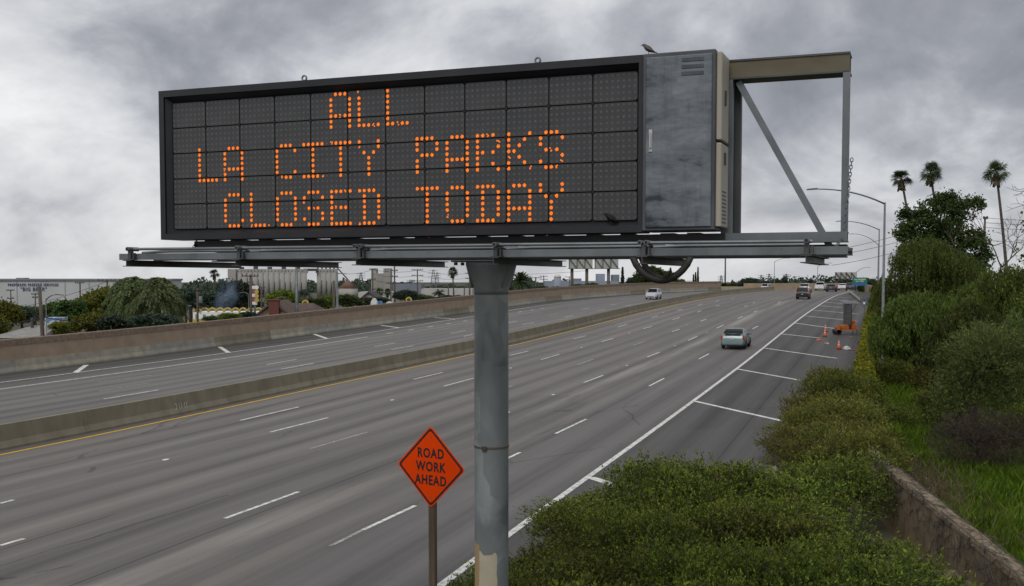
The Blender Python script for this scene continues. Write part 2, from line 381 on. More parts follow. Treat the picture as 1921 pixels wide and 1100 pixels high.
# pole: galvanised, with the tan and cream paint over old graffiti near its foot
def polemat():
    m, t, n, l, b = newmat('sign_pole_steel')
    tcn = n.new('ShaderNodeTexCoord'); sp = n.new('ShaderNodeSeparateXYZ'); l.new(tcn.outputs['Object'], sp.inputs[0])
    def nz(scale, st=(1,1,1), d=8, dist=0):
        mp = n.new('ShaderNodeMapping'); mp.inputs['Scale'].default_value = st; l.new(tcn.outputs['Object'], mp.inputs[0])
        q = n.new('ShaderNodeTexNoise'); q.inputs['Scale'].default_value = scale; q.inputs['Detail'].default_value = d; q.inputs['Distortion'].default_value = dist
        l.new(mp.outputs[0], q.inputs['Vector']); return q.outputs['Fac']
    def mm(op, a, bb):
        q = n.new('ShaderNodeMath'); q.operation = op
        for i, x in enumerate((a, bb)):
            if isinstance(x, (int, float)): q.inputs[i].default_value = x
            else: l.new(x, q.inputs[i])
        return q.outputs[0]
    r = n.new('ShaderNodeValToRGB'); l.new(nz(2.4, (1,1,.6), 9, .4), r.inputs[0])
    e = r.color_ramp.elements; e[0].position = .34; e[0].color = (.095,.110,.114,1); e[1].position = .68; e[1].color = (.265,.288,.292,1)
    # greyer roller-painted rectangles over old scrawl
    vo = n.new('ShaderNodeTexVoronoi'); vo.inputs['Scale'].default_value = 1.1; vo.distance = 'CHEBYCHEV'
    mpv = n.new('ShaderNodeMapping'); mpv.inputs['Scale'].default_value = (2.2,2.2,1.3); l.new(tcn.outputs['Object'], mpv.inputs[0]); l.new(mpv.outputs[0], vo.inputs['Vector'])
    m0 = n.new('ShaderNodeMixRGB'); m0.inputs[2].default_value = (.150,.166,.166,1); l.new(r.outputs[0], m0.inputs[1])
    sc = n.new('ShaderNodeSeparateColor'); l.new(vo.outputs['Color'], sc.inputs[0])
    l.new(mm('MULTIPLY', mm('GREATER_THAN', sc.outputs[0], .55), .65), m0.inputs[0])
    wob = mm('MULTIPLY', mm('SUBTRACT', nz(5, (1,1,1), 6), .5), .22)
    zt = mm('ADD', sp.outputs[2], wob); xt = mm('ADD', sp.outputs[0], mm('MULTIPLY', wob, .25))
    tan = mm('MULTIPLY', mm('LESS_THAN', zt, 2.72), mm('LESS_THAN', xt, -.10))
    crm = mm('MULTIPLY', mm('MULTIPLY', mm('LESS_THAN', zt, 2.60), mm('LESS_THAN', xt, .15)), mm('LESS_THAN', sp.outputs[1], .05))
    m1 = n.new('ShaderNodeMixRGB'); l.new(crm, m1.inputs[0]); l.new(m0.outputs[0], m1.inputs[1])
    rc = n.new('ShaderNodeValToRGB'); l.new(nz(7), rc.inputs[0]); rc.color_ramp.elements[0].color = (.40,.355,.26,1); rc.color_ramp.elements[1].color = (.52,.47,.36,1)
    l.new(rc.outputs[0], m1.inputs[2])
    m2 = n.new('ShaderNodeMixRGB'); l.new(tan, m2.inputs[0]); l.new(m1.outputs[0], m2.inputs[1]); m2.inputs[2].default_value = (.36,.26,.13,1)
    l.new(m2.outputs[0], b.inputs['Base Color']); b.inputs['Roughness'].default_value = .55; b.inputs['Metallic'].default_value = .25
    return m
POLEM = polemat()
# cabinet door: blue-grey steel with dark horizontal weather smears
def doormat():
    m, t, n, l, b = newmat('weathered_cabinet_steel')
    tcn = n.new('ShaderNodeTexCoord')
    def nz(scale, st, d=8):
        mp = n.new('ShaderNodeMapping'); mp.inputs['Scale'].default_value = st; l.new(tcn.outputs['Object'], mp.inputs[0])
        q = n.new('ShaderNodeTexNoise'); q.inputs['Scale'].default_value = scale; q.inputs['Detail'].default_value = d; q.inputs['Roughness'].default_value = .65
        l.new(mp.outputs[0], q.inputs['Vector']); return q.outputs['Fac']
    r = n.new('ShaderNodeValToRGB'); l.new(nz(1.6, (1,1,2.6)), r.inputs[0])
    e = r.color_ramp.elements; e[0].position = .36; e[0].color = (.034,.041,.052,1); e[1].position = .44; e[1].color = (.125,.146,.172,1)
    x = e.new(.62); x.color = (.215,.240,.264,1)
    r2 = n.new('ShaderNodeValToRGB'); l.new(nz(7, (1,1,4), 10), r2.inputs[0]); r2.color_ramp.elements[0].position = .3; r2.color_ramp.elements[0].color = (.72,.72,.72,1); r2.color_ramp.elements[1].color = (1.15,1.15,1.15,1)
    mx = n.new('ShaderNodeMixRGB'); mx.blend_type = 'MULTIPLY'; mx.inputs[0].default_value = 1; l.new(r.outputs[0], mx.inputs[1]); l.new(r2.outputs[0], mx.inputs[2])
    r3 = n.new('ShaderNodeValToRGB'); l.new(nz(9, (1,1,.12), 6), r3.inputs[0]); r3.color_ramp.elements[0].position = .36; r3.color_ramp.elements[0].color = (.6,.6,.62,1); r3.color_ramp.elements[1].position = .5; r3.color_ramp.elements[1].color = (1,1,1,1)
    mx2 = n.new('ShaderNodeMixRGB'); mx2.blend_type = 'MULTIPLY'; mx2.inputs[0].default_value = .55; l.new(mx.outputs[0], mx2.inputs[1]); l.new(r3.outputs[0], mx2.inputs[2])
    l.new(mx2.outputs[0], b.inputs['Base Color']); b.inputs['Roughness'].default_value = .5; b.inputs['Metallic'].default_value = .2
    return m
DOORM = doormat()

# ------------------------------------------------------------------ the freeway
EDGE = curve([(830,1095),(955,1000),(1100,897),(1300,752),(1440,646),(1490,606),(1524,581),(1546,567),(1568,555),(1585,550)])
YEL = curve([(0,854),(155,823),(440,761.5),(657,714),(886.5,665),(952,650.5),(1101,614),(1200,588),(1300,565),(1328,560),(1380,552),(1460,545)])
LA = curve([(0,718),(148,699),(340,673),(440,660.4),(612,635.7),(750,615.5),(855,599),(952,583.8),(1005.6,575),(1067,567),(1190,555),(1256,551)])
LW = curve([(0,702.6),(340,659),(887,586.7),(951,575.8),(1055,563),(1190,552.5),(1256.5,549),(1330,546)])
YEND = 262.0
def wallx(Y):   # right boundary wall centre line
    return float(np.interp(Y, WY, WX))
_wp = [G(1921,1075,1.5), G(1640,850,1.5), G(1622,690,1.5), G(1632,600,1.5), G(1641,566,1.5)]
WY = [2.0] + [p.y for p in _wp]; WX = [_wp[0].x - (_wp[1].x-_wp[0].x)/(_wp[1].y-_wp[0].y)*(_wp[0].y-2.0)] + [p.x for p in _wp]
def right_pave(Y):
    a = EDGE(Y) + 1.35; b = wallx(min(Y, WY[-1])) - .2 if Y < WY[-1] else EDGE(Y) + 7.5 - min(4.5, (Y-WY[-1])*.06)
    t = min(1, max(0, (Y-29.5)/4.0)); return a + (b-a)*t
def sheet(name, rows, us, mat_, kind='structure', label=None):
    nr, nc = len(rows), len(rows[0]); V = [p for r in rows for p in r]
    Fc = [(i*nc+j, i*nc+j+1, (i+1)*nc+j+1, (i+1)*nc+j) for i in range(nr-1) for j in range(nc-1)]
    me = bpy.data.meshes.new(name); me.from_pydata(V, [], Fc); me.update()
    if us is not None:
        uvl = me.uv_layers.new(name='UVMap'); fl = [q for r in us for q in r]
        for lp in me.loops: uvl.data[lp.index].uv = fl[lp.vertex_index]
    o = ob(name, me, mat_); return tag(o, label, None, None, kind)
Ys = [y*1.0 for y in range(-20, 80, 2)] + [80 + 2.5*i for i in range(0, 74)]; Ys = [y for y in Ys if y <= YEND] 
rows, us = [], []
for Y in Ys:
    xl, xe, xr = float(YEL(Y)) - 1.0, float(EDGE(Y)), right_pave(Y)
    X = [xl + (xe-xl)*i/10 for i in range(11)] + [xe + (xr-xe)*i/5 for i in range(1, 6)]
    lw = (xe - float(YEL(Y)))*.953
    rows.append([(x, Y, zr(Y)) for x in X])
    us.append([((xe-x)*.953*(21.0/lw if x < xe else 1), Y/.953) for x in X])
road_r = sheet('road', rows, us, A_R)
rows, us = [], []
for Y in Ys:
    xl, xr = float(LW(Y)) - .3, float(YEL(Y)) - .9
    X = [xl + (xr-xl)*i/12 for i in range(13)]
    rows.append([(x, Y, zr(Y)-.002) for x in X]); us.append([((xr-x)/(xr-xl)*24, Y/.953) for x in X])
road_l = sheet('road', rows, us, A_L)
# ground: level with the freeway on its right, lower behind the left wall
offs = [-2500,-900,-400,-200,-100,-50,-20,-6,-1.0,-.7]; posi = [-.5, 2, 10, 20, 30, 45, 70, 110, 200, 450, 1200, 2800]
gy = [-60,-30,-10,0,10,20,30,40,50,60,70,80,90,100,110,120,130,140,150,160,170,180,190,200,210,220,230,240,250,262,300,380,500,800,1500,3500]
rows = []
for Y in gy:
    xw = float(LW(min(Y, 262))); bl = min(1, max(0, (Y-262)/150)); zz_ = (zr(min(Y,262))-.035)*(1-bl) + (-2.2)*bl
    rows.append([(xw+o, Y, -2.2) for o in offs] + [(xw+o, Y, zz_) for o in posi])
sheet('ground', rows, None, SOIL)

def strip(pts, wd, dz=.006):
    """flat painted strip through world points"""
    m = MB(); k = len(pts); vs_ = []
    for i, p in enumerate(pts):
        d = (pts[min(i+1,k-1)] - pts[max(i-1,0)]); d.z = 0; d.normalize(); n_ = Vector((-d.y, d.x, 0))*wd/2
        for s in (1, -1):
            q = p + n_*s; vs_.append((q.x, q.y, zr(q.y)+dz))
    m.add(vs_, [(2*i+1, 2*i+3, 2*i+2, 2*i) for i in range(k-1)]); return m
def stripe(a, b, par, name='lane_stripe', wd=.13, m=None, dz=.006):
    p, q = G(*a), G(*b); k = max(2, int((q-p).length/3)+1)
    return strip([p.lerp(q, i/(k-1)) for i in range(k)], wd, dz).build(name, m or PAINT, par)
def solid(cv, y0, y1, par, name, wd, m, dx=0):
    n_ = int((y1-y0)/2)+1
    return strip([Vector((float(cv(y0+(y1-y0)*i/(n_-1)))+dx, y0+(y1-y0)*i/(n_-1), 0)) for i in range(n_)], wd).build(name, m, par)
solid(EDGE, -18, 258, road_r, 'edge_line', .20, PAINT)
solid(YEL, 8, 258, road_r, 'edge_line', .17, YELLOW)
solid(LA, 50, 258, road_l, 'edge_line', .17, PAINT)
q0, q1 = G(-120,746), G(690,632.5)
strip([Vector((float(np.interp(t,[0,1],[q0.x,q1.x])), float(np.interp(t,[0,1],[q0.y,q1.y])), 0)) for t in np.linspace(0,1,40)], .15).build('lane_line', PAINT, road_l)
RS = [((451,789),(560,764)),((507,811),(615,784)),((776,712),(830,699)),((832,725),(888,710)),((582,842),(689,811)),((0,945),(26,938)),((0,1024),(45,1011)),
 ((422,973),(560,923)),((680,995),(779,949)),((957,667),(991,659)),((1075,636),(1099,630.5)),((1159,614),(1176,609)),((1222,596),(1234,592.7)),((1271,582.5),(1280,580)),
 ((1015,675),(1049,665)),((1128,641.5),(1151,635)),((1207,617),(1223,612.7)),((1262,600),(1275,596)),((1083,685),(1113,674)),((1188,648.5),(1209,641)),((1261,622.5),(1275,617.7)),
 ((952,727),(962.5,724)),((1095,718),(1131.5,704.5)),((1214.5,670),(1237.6,661)),((1291,639),(1308,631.3)),((1218,724.5),(1246,710)),((1042,814),(1100,786.5)),
 ((930,871),(975.6,849)),((1345,616),(1357,610)),((1384,598),(1393,594)),((1414,586),(1421,583)),((1311,674),(1330,664)),((1412,617),(1422,612)),((1314,603),(1325,599)),
 ((1308,586),(1316,583)),((1343,575),(1350,573)),((1309,573),(1318,570.6)),((1342,566),(1349,564)),((1412,569),(1416,567.7)),((1459,568.6),(1464,566.3)),((1372,560.5),(1378,559)),((1396,575.5),(1402,573.5)),((1300,1230),(1420,1140))]
for a, b in RS: stripe(a, b, road_r, m=PAINT_F if a[0] in (582, 1083, 1188, 952) else PAINT)
stripe((620,1025),(679,995.5), road_r, m=PAINT_F, wd=.12)
LS = [((186,717.5),(284,704)),((186,734),(279,719)),((195,749),(297,732)),((489,673),(542,664)),((500,684),(557,674.5)),((527.5,693),(588,682)),((680,643),(717,637)),((702,650.5),(742,643.7)),
 ((735,656),(776,649)),((820,619.5),(845,615.5)),((845,625.7),(873,620.5)),((870,631.5),(887,628)),((951,606),(970,603)),((981,609),(1002,605.5)),((1029,592),(1046,589.3)),((1060,594.7),(1076,592)),
 ((1002,588.5),(1019,585.7)),((1093,580.6),(1106,578.5)),((1121,583.4),(1135,581)),((1066.5,577.8),(1080,575.6)),((1145,572.6),(1157,570.7)),((1173,574.4),(1184,572.4))]
for i, (a, b) in enumerate(LS): stripe(a, b, road_l, m=PAINT_F if i in (0,1,3,6,9,14,16,19) else PAINT, wd=.13)
for a, b in [((725,626),(737,624.6)),((766,620),(776,618.7)),((803,614),(812,612.8)),((837,608.2),(845,607.2)),((869,603),(876,602.2)),((950,589.7),(955,589)),((973,586),(978,585)),((996,582.4),(1001,581.6)),((1015,579),(1020,578.2))]:
    stripe(a, b, road_l, wd=.25)
for a, b, wd in [((142,699),(162,685),.35),((412,651),(429,662),.35),((589,627),(613.6,635.7),.35),((714,610.5),(750,615.5),.35),((815,596),(855,599),.35)]: stripe(a, b, road_l, 'shoulder_tick', wd)
for a, b, wd in [((1108,896),(1165,914),.34),((1302,752.5),(1490,795),.27),((1383,692.5),(1500,713.5),.25),((1435,653.5),(1570,672.5),.25),((1466,626.7),(1540,634.6),.25),((1491,606.3),(1566,616.6),.25),
    ((1509,592.8),(1609,603),.25),((1524,582),(1611,589.6),.25),((1536,573.6),(1580,577.4),.25),((1546,567),(1581,570),.25),((1557,562),(1592,564.4),.25),((1568,558),(1588,559),.25)]:
    stripe(a, b, road_r, 'shoulder_tick', wd, dz=.004)
# raised ceramic lane markers
mk = MB().lathe([(.07,0),(.06,.014),(.03,.02)], n=10).mesh('lane_marker', True)
for x, y in [(736,751),(311,863),(958,691),(1091,652.6),(1181,625.6),(1038,741),(1176,686),(1266,649),(953,774),(1244,587),(1288,610),(1326,624)]:
    g = G(x, y); ob('lane_marker', mk, WHITEP, road_r, (g.x, g.y, g.z+.004), (0,0,R(-17.6)), (1.4,2.6,1))

# median barrier, in cast lengths
def extr(profile, cv, y0, y1, dx=0, n=3, side=1):
    """profile (offset,z) loop extruded along cv(Y)"""
    m = MB(); k = len(profile); vs_ = []
    for i in range(n):
        Y = y0 + (y1-y0)*i/(n-1); x = float(cv(Y)) + dx; d = Vector((float(cv(Y+.5))-float(cv(Y-.5)), 1, 0)).normalized(); nn = Vector((d.y, -d.x, 0))
        for o_, z_ in profile: vs_.append((x + nn.x*o_, Y + nn.y*o_, zr(Y) + z_))
    fs = [(i*k+j, i*k+(j+1)%k, (i+1)*k+(j+1)%k, (i+1)*k+j) for i in range(n-1) for j in range(k)]
    fs += [tuple(range(k))[::-1], tuple((n-1)*k+j for j in range(k))]
    return m.add(vs_, fs)
medx = lambda Y: YEL(Y) - 1.05
med = thing('median_barrier', 'low olive grey concrete median barrier along the yellow line', 'barrier', (0,0,0))
JP = [(-.33,-.05),(.33,-.05),(.33,.08),(.21,.32),(.14,.92),(-.14,.92),(-.21,.32),(-.33,.08)]
y = 14.0; i = 0
while y < YEND-4:
    Lg = 6.1; extr(JP, medx, y+.008, min(y+Lg, YEND-3)-.008).build('barrier_section', CONC, med); y += Lg; i += 1
g = G(331,773); 
gt = textmesh('2·11·11', .42, .004, .8)
go = ob('scrawl', gt, M('white_scrawl', (.5,.49,.44), .8), med)
# on the near face of the barrier
Yg = G(331,776).y + .0
xx = float(medx(Yg)) ; dd = Vector((float(medx(Yg+1))-float(medx(Yg-1)), 2, 0)).normalized()
go.location = (xx + .235*dd.y, Yg - .235*dd.x, zr(Yg)+.36); go.rotation_euler = (0, 0, math.atan2(dd.y, dd.x)); go.rotation_euler[0] = R(-7)

# left boundary wall: pale barrier foot, brown panel, rough coping, in bays
lwall = thing('boundary_wall', 'long brown rendered wall with pale concrete foot beyond the far lanes', 'wall')
lwx = lambda Y: LW(Y) - .28
y = 58.0; i = 0
while y < YEND-6:
    Lg = 7.4 if i % 3 else 5.2; y1 = min(y+Lg, YEND-4)
    cm_ = (CONC2, CONC3, CONC2, CONC2, CONC3, CONC)[(i*7) % 6]
    extr([(-.2,-.05),(.36,-.05),(.36,.10),(.26,.36),(.2,.80),(-.2,.80)], lwx, y+.006, y1-.006).build('barrier_foot', cm_, lwall)
    extr([(-.17,.80),(.17,.80),(.17,1.72),(-.17,1.72)], lwx, y+.004, y1-.004).build('wall_panel', WALLB, lwall)
    extr([(-.2,1.72),(.195,1.72),(.195,2.13),(.17,2.17),(-.2,2.17)], lwx, y+.003, y1-.003).build('coping', WALLT, lwall)
    y = y1; i += 1
# far wall where the freeway bends left
fw = thing('bend_wall', 'low brown wall closing the view where the freeway bends away', 'wall')
fp = [P(1290,545,YEND+9), P(1395,545,YEND+2), P(1440,545,YEND+2), P(1500,545,YEND+3), P(1560,545,YEND+3), P(1600,546,YEND+3), P(1622,549,YEND-22), P(1640,552,YEND-55)]
for a, b in zip(fp, fp[1:]):
    za = zr(a.y)-.1; zb = zr(b.y)-.1; dz = 1.75 if a.x > P(1380,545,260).x else .95
    d = Vector((b.x-a.x, b.y-a.y, 0)).normalized(); n_ = Vector((-d.y, d.x, 0))*.15
    MB().add([(a.x-n_.x,a.y-n_.y,za),(b.x-n_.x,b.y-n_.y,zb),(b.x+n_.x,b.y+n_.y,zb),(a.x+n_.x,a.y+n_.y,za),(a.x-n_.x,a.y-n_.y,za+dz),(b.x-n_.x,b.y-n_.y,zb+dz),(b.x+n_.x,b.y+n_.y,zb+dz),(a.x+n_.x,a.y+n_.y,za+dz)],
        [(3,2,1,0),(4,5,6,7),(0,1,5,4),(1,2,6,5),(2,3,7,6),(3,0,4,7)]).build('wall_panel', WALLB if dz > 1 else CONC2, fw)

# right boundary wall: bare tan plaster near, ivy-covered further on
TANW = M('tan_plaster_wall', (.165,.115,.062), .92, col2=(.285,.210,.128), scale=1.1, bump=.6, detail=10)
CAPW = M('weathered_wall_cap', (.135,.104,.064), .95, col2=(.255,.200,.130), scale=4, bump=.8, detail=10)
PALEW = M('pale_plaster_patch', (.36,.29,.20), .9, col2=(.45,.37,.265), scale=2, bump=.4)
rwall = thing('garden_wall', 'tan plaster wall laced with dead vines at the lower right', 'wall')
ycuts = [6, 9.5, 13, 16.5, 20, 23.5, 27, 30.5, 36, 44, 52, 62, 74, 88, 104, WY[-1]]
rwx = lambda Y: np.interp(Y, WY, WX)
for y0, y1 in zip(ycuts, ycuts[1:]):
    tp_ = 1.36 if (y1 < 31 or y0 > 51) else .7
    extr([(-.12,-.2),(.12,-.2),(.12,tp_),(-.12,tp_)], rwx, y0+.003, y1-.003, n=5).build('wall_panel', TANW, rwall)
    m = extr([(-.15,tp_),(.15,tp_),(.15,tp_+.10),(.12,tp_+.14),(-.12,tp_+.14),(-.15,tp_+.10)], rwx, y0+.002, y1-.002, n=9)
    m.v = [(a+random.uniform(-.012,.012), b, c+(random.uniform(-.012,.012) if c > 1 else 0)) for a, b, c in m.v]
    m.build('wall_cap', CAPW, rwall)

pt = MB(); vs_ = []; yl_ = np.linspace(9, 23.5, 60)
for Y in yl_:
    xw = wallx(Y); top_ = .50 + .10*math.sin(Y*1.9) + .06*math.sin(Y*5.3+1) + .03*math.sin(Y*13); vs_ += [(xw-.124, Y, -.15), (xw-.124, Y, max(.1, top_*min(1, (23.5-Y)/1.5)))]
pt.add(vs_, [(2*i, 2*i+1, 2*i+3, 2*i+2) for i in range(59)]).build('plaster_patch', PALEW, rwall)

# ------------------------------------------------------------------ the message sign
SA = R(-21); SO = Vector((-0.280, 14.828, 0))
sex = Vector((math.cos(SA), math.sin(SA), 0)); sey = Vector((-math.sin(SA), math.cos(SA), 0))
def SP(px, py, yl):
    d = Vector(ray(px, py)); k = SO.dot(sey) + yl; t = k/d.dot(sey); q = Vector((0,0,H)) + d*t
    return (q - Vector((SO.x, SO.y, 0))).dot(sex), q.z
sign = thing('message_sign', 'large black electronic message sign with amber letters on a thick grey pole', 'message sign', SO, SA)
FR = -.85
X0, X1, Z0, Z1 = -4.775, 3.175, 6.872, 8.985       # housing outline
GX0, GX1, GZ0, GZ1 = -4.620, 2.220, 7.020, 8.820   # display opening
hs_ = MB().bbox(X0+.01, 2.285, FR+.16, -.36, Z0, Z1-.01, .01); hs_.build('housing', BLACKP, sign)
def rail(poly0, poly1):      # frame rail with sloped inner bevel
    return
# outer rim, four mitred rails with an inner bevel stepping back to the display
def rim(a, b, c, d):
    """a,b outer corners, c,d inner corners, in xz"""
    m = MB(); y0, y1, y2 = FR, FR+.035, FR+.13
    def mid(p, q, t): return (p[0]+(q[0]-p[0])*t, p[1]+(q[1]-p[1])*t)
    e, f = mid(a, d, .55), mid(b, c, .55)
    V = [(a[0],FR+.165,a[1]),(b[0],FR+.165,b[1]),(a[0],y0,a[1]),(b[0],y0,b[1]),(e[0],y0,e[1]),(f[0],y0,f[1]),(e[0],y1,e[1]),(f[0],y1,f[1]),(d[0],y2,d[1]),(c[0],y2,c[1])]
    return m.add(V, [(0,1,3,2),(2,3,5,4),(4,5,7,6),(6,7,9,8)])
xr_ = 2.30
oc = [(X0,Z0),(xr_,Z0),(xr_,Z1),(X0,Z1)]; ic = [(GX0,GZ0),(GX1,GZ0),(GX1,GZ1),(GX0,GZ1)]
for i in range(4): rim(oc[i], oc[(i+1)%4], ic[(i+1)%4], ic[i]).build('frame_rail', BLACKP, sign)
back = MB().box(GX0-.02, GX1+.02, FR+.125, FR+.15, GZ0-.02, GZ1+.02).build('display_back', BLACKG, sign)
# display modules 12 x 5, each with 8 x 5 unlit bulbs
mw, mh = (GX1-GX0)/12, (GZ1-GZ0)/5; pw, ph = mw/8, mh/5
def modmesh():
    m = MB(); g_ = .008; c_ = .022; a, b = mw/2-g_, mh/2-g_
    poly = [(-a+c_,-b),(a-c_,-b),(a,-b+c_),(a,b-c_),(a-c_,b),(-a+c_,b),(-a,b-c_),(-a,-b+c_)]
    return m.prism(poly, -.02, 0).mesh('display_module')
mm_ = modmesh()
bm_ = MB()
for i in range(8):
    for j in range(5): bm_.disc((-mw/2+(i+.5)*pw, -.0215, -mh/2+(j+.5)*ph), .0165, (0,-1,0), 8)
bme = bm_.mesh('bulb_array')
crn = MB()
for c in range(12):
    for r_ in range(5):
        o = ob('display_module', mm_, MODULE, sign, (GX0+(c+.5)*mw, FR+.12, GZ0+(r_+.5)*mh))
        b_ = ob('bulb_array', bme, BULB, o); b_['kind'] = 'stuff'
for c in range(1, 12):
    for r_ in range(1, 5): crn.disc((GX0+c*mw, FR+.097, GZ0+r_*mh), .024, (0,-1,0), 8, .006)
crn.build('corner_screws', BLACKG, sign)['kind'] = 'stuff'
GL = {'A': "01110 10001 10001 10001 11111 10001 10001", 'L': "10000 10000 10000 10000 10000 10000 11111", 'C': "01110 10001 10000 10000 10000 10001 01110",
 'I': "11111 00100 00100 00100 00100 00100 11111", 'T': "11111 00100 00100 00100 00100 00100 00100", 'Y': "10001 10001 01010 00100 00100 00100 00100",
 'P': "11110 10001 10001 01110 10000 10000 10000", 'R': "11110 10001 10001 11010 10000 10010 10001", 'K': "10001 10010 10100 11000 10100 10010 10001",
 'S': "01110 10001 10000 01110 00001 10001 01110", 'O': "01110 10001 10001 10001 10001 10001 01110", 'E': "11111 10000 10000 11110 10000 10000 11111",
 'D': "11110 01001 01001 01001 01001 01001 11110"}
for txt, c0, r0 in (('ALL', 6, 0), ('LA CITY PARKS', 1, 9), ('CLOSED TODAY', 2, 18)):
    for k, ch in enumerate(txt):
        if ch == ' ': continue
        m = MB()
        for rr_, row in enumerate(GL[ch].split()):
            for cc_, bit in enumerate(row):
                if bit != '1': continue
                x = GX0 + ((c0+k)*6 + cc_ + .5)*pw; z = GZ1 - (r0 + rr_ + .5)*ph
                dead = random.random() < .06
                if dead:   # part of the bulb cluster is out
                    for q in range(3): m.disc((x+random.uniform(-.018,.018), FR+.094, z+random.uniform(-.02,.02)), .011, (0,-1,0), 7)
                else:
                    m.disc((x+random.uniform(-.002,.002), FR+.093, z+random.uniform(-.002,.002)), .0220, (0,-1,0), 9)
                    for q in range(5):
                        an = q*1.2566+random.random(); m.disc((x+.0175*math.cos(an), FR+.0925, z+.019*math.sin(an)), .0085, (0,-1,0), 5)
        tag(m.build('lit_letter', LIT, sign), 'amber lit letter ' + ch, None, None, 'stuff')
# cabinet at the right of the display
cab = MB().bbox(2.30, 3.175, FR-.005, -.34, Z0+.01, Z1+.005, .012).build('cabinet', M('cabinet_side_steel', (.05,.055,.062), .5, .2, col2=(.09,.098,.108), scale=2), sign)
door = MB().bbox(2.345, 3.135, FR-.03, FR-.006, Z0+.05, Z1-.045, .01).build('door', DOORM, cab)
hd = MB(); hd.bbox(2.395, 2.42, FR-.075, FR-.03, 7.86, 8.05, .006); hd.bbox(2.385, 2.43, FR-.04, FR-.031, 7.82, 8.09, .004); hd.build('door_handle', CHROME, cab)
vt = MB()
for zz_ in (8.72, 8.80, 8.88): vt.bbox(2.78, 3.04, FR-.036, FR-.031, zz_-.022, zz_+.022, .003)
vt.build('vent_louvres', M('dark_louvre', (.035,.042,.052), .6, col2=(.075,.088,.104), scale=9), cab)
MB().bar((2.268,FR+.03,Z0+.03),(2.268,FR+.03,Z1-.03),.03,.05).build('trim_strip', STEELD, sign)
# cream enclosures on the cabinet's right side
for z0, z1 in ((7.935, 8.96), (6.92, 7.905)):
    e_ = MB().bbox(3.178, 3.245, FR+.02, -.36, z0, z1, .012).build('side_enclosure', CREAM, sign)
    h_ = MB().bbox(3.246, 3.268, FR+.20, FR+.225, z0+.42 if z0 > 7.5 else z1-.25, z0+.60 if z0 > 7.5 else z1-.1, .004).build('latch', STEELD, e_)
    if z0 < 7:
        lv = MB()
        for k in range(9): lv.bar((3.2475, FR+.1, z0+.06+k*.045), (3.2475, FR+.34, z0+.06+k*.045), .003, .016)
        lv.build('vent_louvres', STEELD, e_)
# lifting eyes
for px, py in ((571,149.5),(1009,113)):
    x, z = SP(px, py, FR+.05); m = MB()
    m.tube([(x+.034*math.cos(a), FR+.05, Z1+.036+.034*math.sin(a)) for a in np.linspace(-.5*math.pi, 1.5*math.pi, 13)], .012, 6)
    m.bar((x,FR+.05,Z1-.02),(x,FR+.05,Z1+.01),.03,.03); m.build('lifting_eye', STEEL, sign)
# frame carrying the housing: upper and lower beams, posts, brace
MB().ibeam((2.6,-.13,8.955),(4.635,-.13,8.955),.34,.235,.02,.014).build('upper_beam', STEELD, sign)
MB().bar((3.19,-.292,8.838),(4.636,-.292,8.838),.010,.205).build('beam_web', RUSTB, sign)
MB().bar((3.19,-.30,8.945),(4.64,-.30,8.945),.02,.022).build('beam_flange', STEELD, sign)
for y_ in (-.255, -.005):
    for x_ in ((3.215,) if y_ < -.1 else (3.275,)):
        MB().bar((x_,y_,6.85),(x_,y_,8.72),.13,.10,(0,1,0)).build('post', STEEL if y_ < -.1 else STEELD, sign)
MB().bar((4.598,-.25,6.86),(4.598,-.25,8.735),.078,.10,(0,1,0)).build('post', STEEL, sign)
MB().bar((3.335,-.2,8.70),(4.43,-.2,6.70),.075,.085,(0,1,0)).build('brace', STEEL, sign)
MB().ibeam((-4.45,-.38,6.858),(4.65,-.38,6.858),.26,.12,.014,.012).build('lower_beam', STEELD, sign)
MB().bar((-4.45,-.512,6.798),(3.24,-.512,6.798),.012,.118).build('lower_beam_web', BLACKP, sign)
MB().bar((3.244,-.512,6.798),(4.65,-.512,6.798),.012,.118).build('lower_beam_web', STEEL, sign)
sp_ = [-4.2,-3.75,-3.3,-2.55,-2.1,-1.9,-1.2,-.85,-.6,.05,.5,.85,1.05,1.6,2.0,2.55,2.85]
for x in sp_: MB().bbox(x-.06-.05*random.random(), x+.06+.05*random.random(), -.49, -.28, 6.8585, Z0-.0005, .002).build('spacer', STEELD, sign)
# catwalk: two channels, grating, folded handrails, cross beams
CY1 = -1.72
for y_ in (CY1, -1.02):
    ch = MB(); ch.bar((-4.77,y_,6.610),(4.745,y_,6.610),.012,.085); ch.bar((-4.77,y_+.028,6.6475),(4.745,y_+.028,6.6475),.044,.009); ch.bar((-4.77,y_+.028,6.5725),(4.745,y_+.028,6.5725),.044,.009)
    if y_ == CY1:
        for k in range(48): ch.disc((-4.7+k*.199, y_-.006, 6.635), .006, (0,-1,0), 6, .005)
    ch.build('catwalk_channel', STEEL if y_ == CY1 else STEELD, sign)
gr = MB()
for k in range(12): gr.bar((-4.76, CY1+.07+k*.055, 6.63),(4.74, CY1+.07+k*.055, 6.63),.006,.03)
for k in range(96): gr.bar((-4.75+k*.099, CY1+.03, 6.622),(-4.75+k*.099, -1.03, 6.622),.006,.012)
gr.build('catwalk_grating', STEELD, sign)
BX = [-4.54,-2.80,-1.04,.78,2.56,4.33]; BLn = [2.62,2.62,2.62,2.55,2.3,2.1]
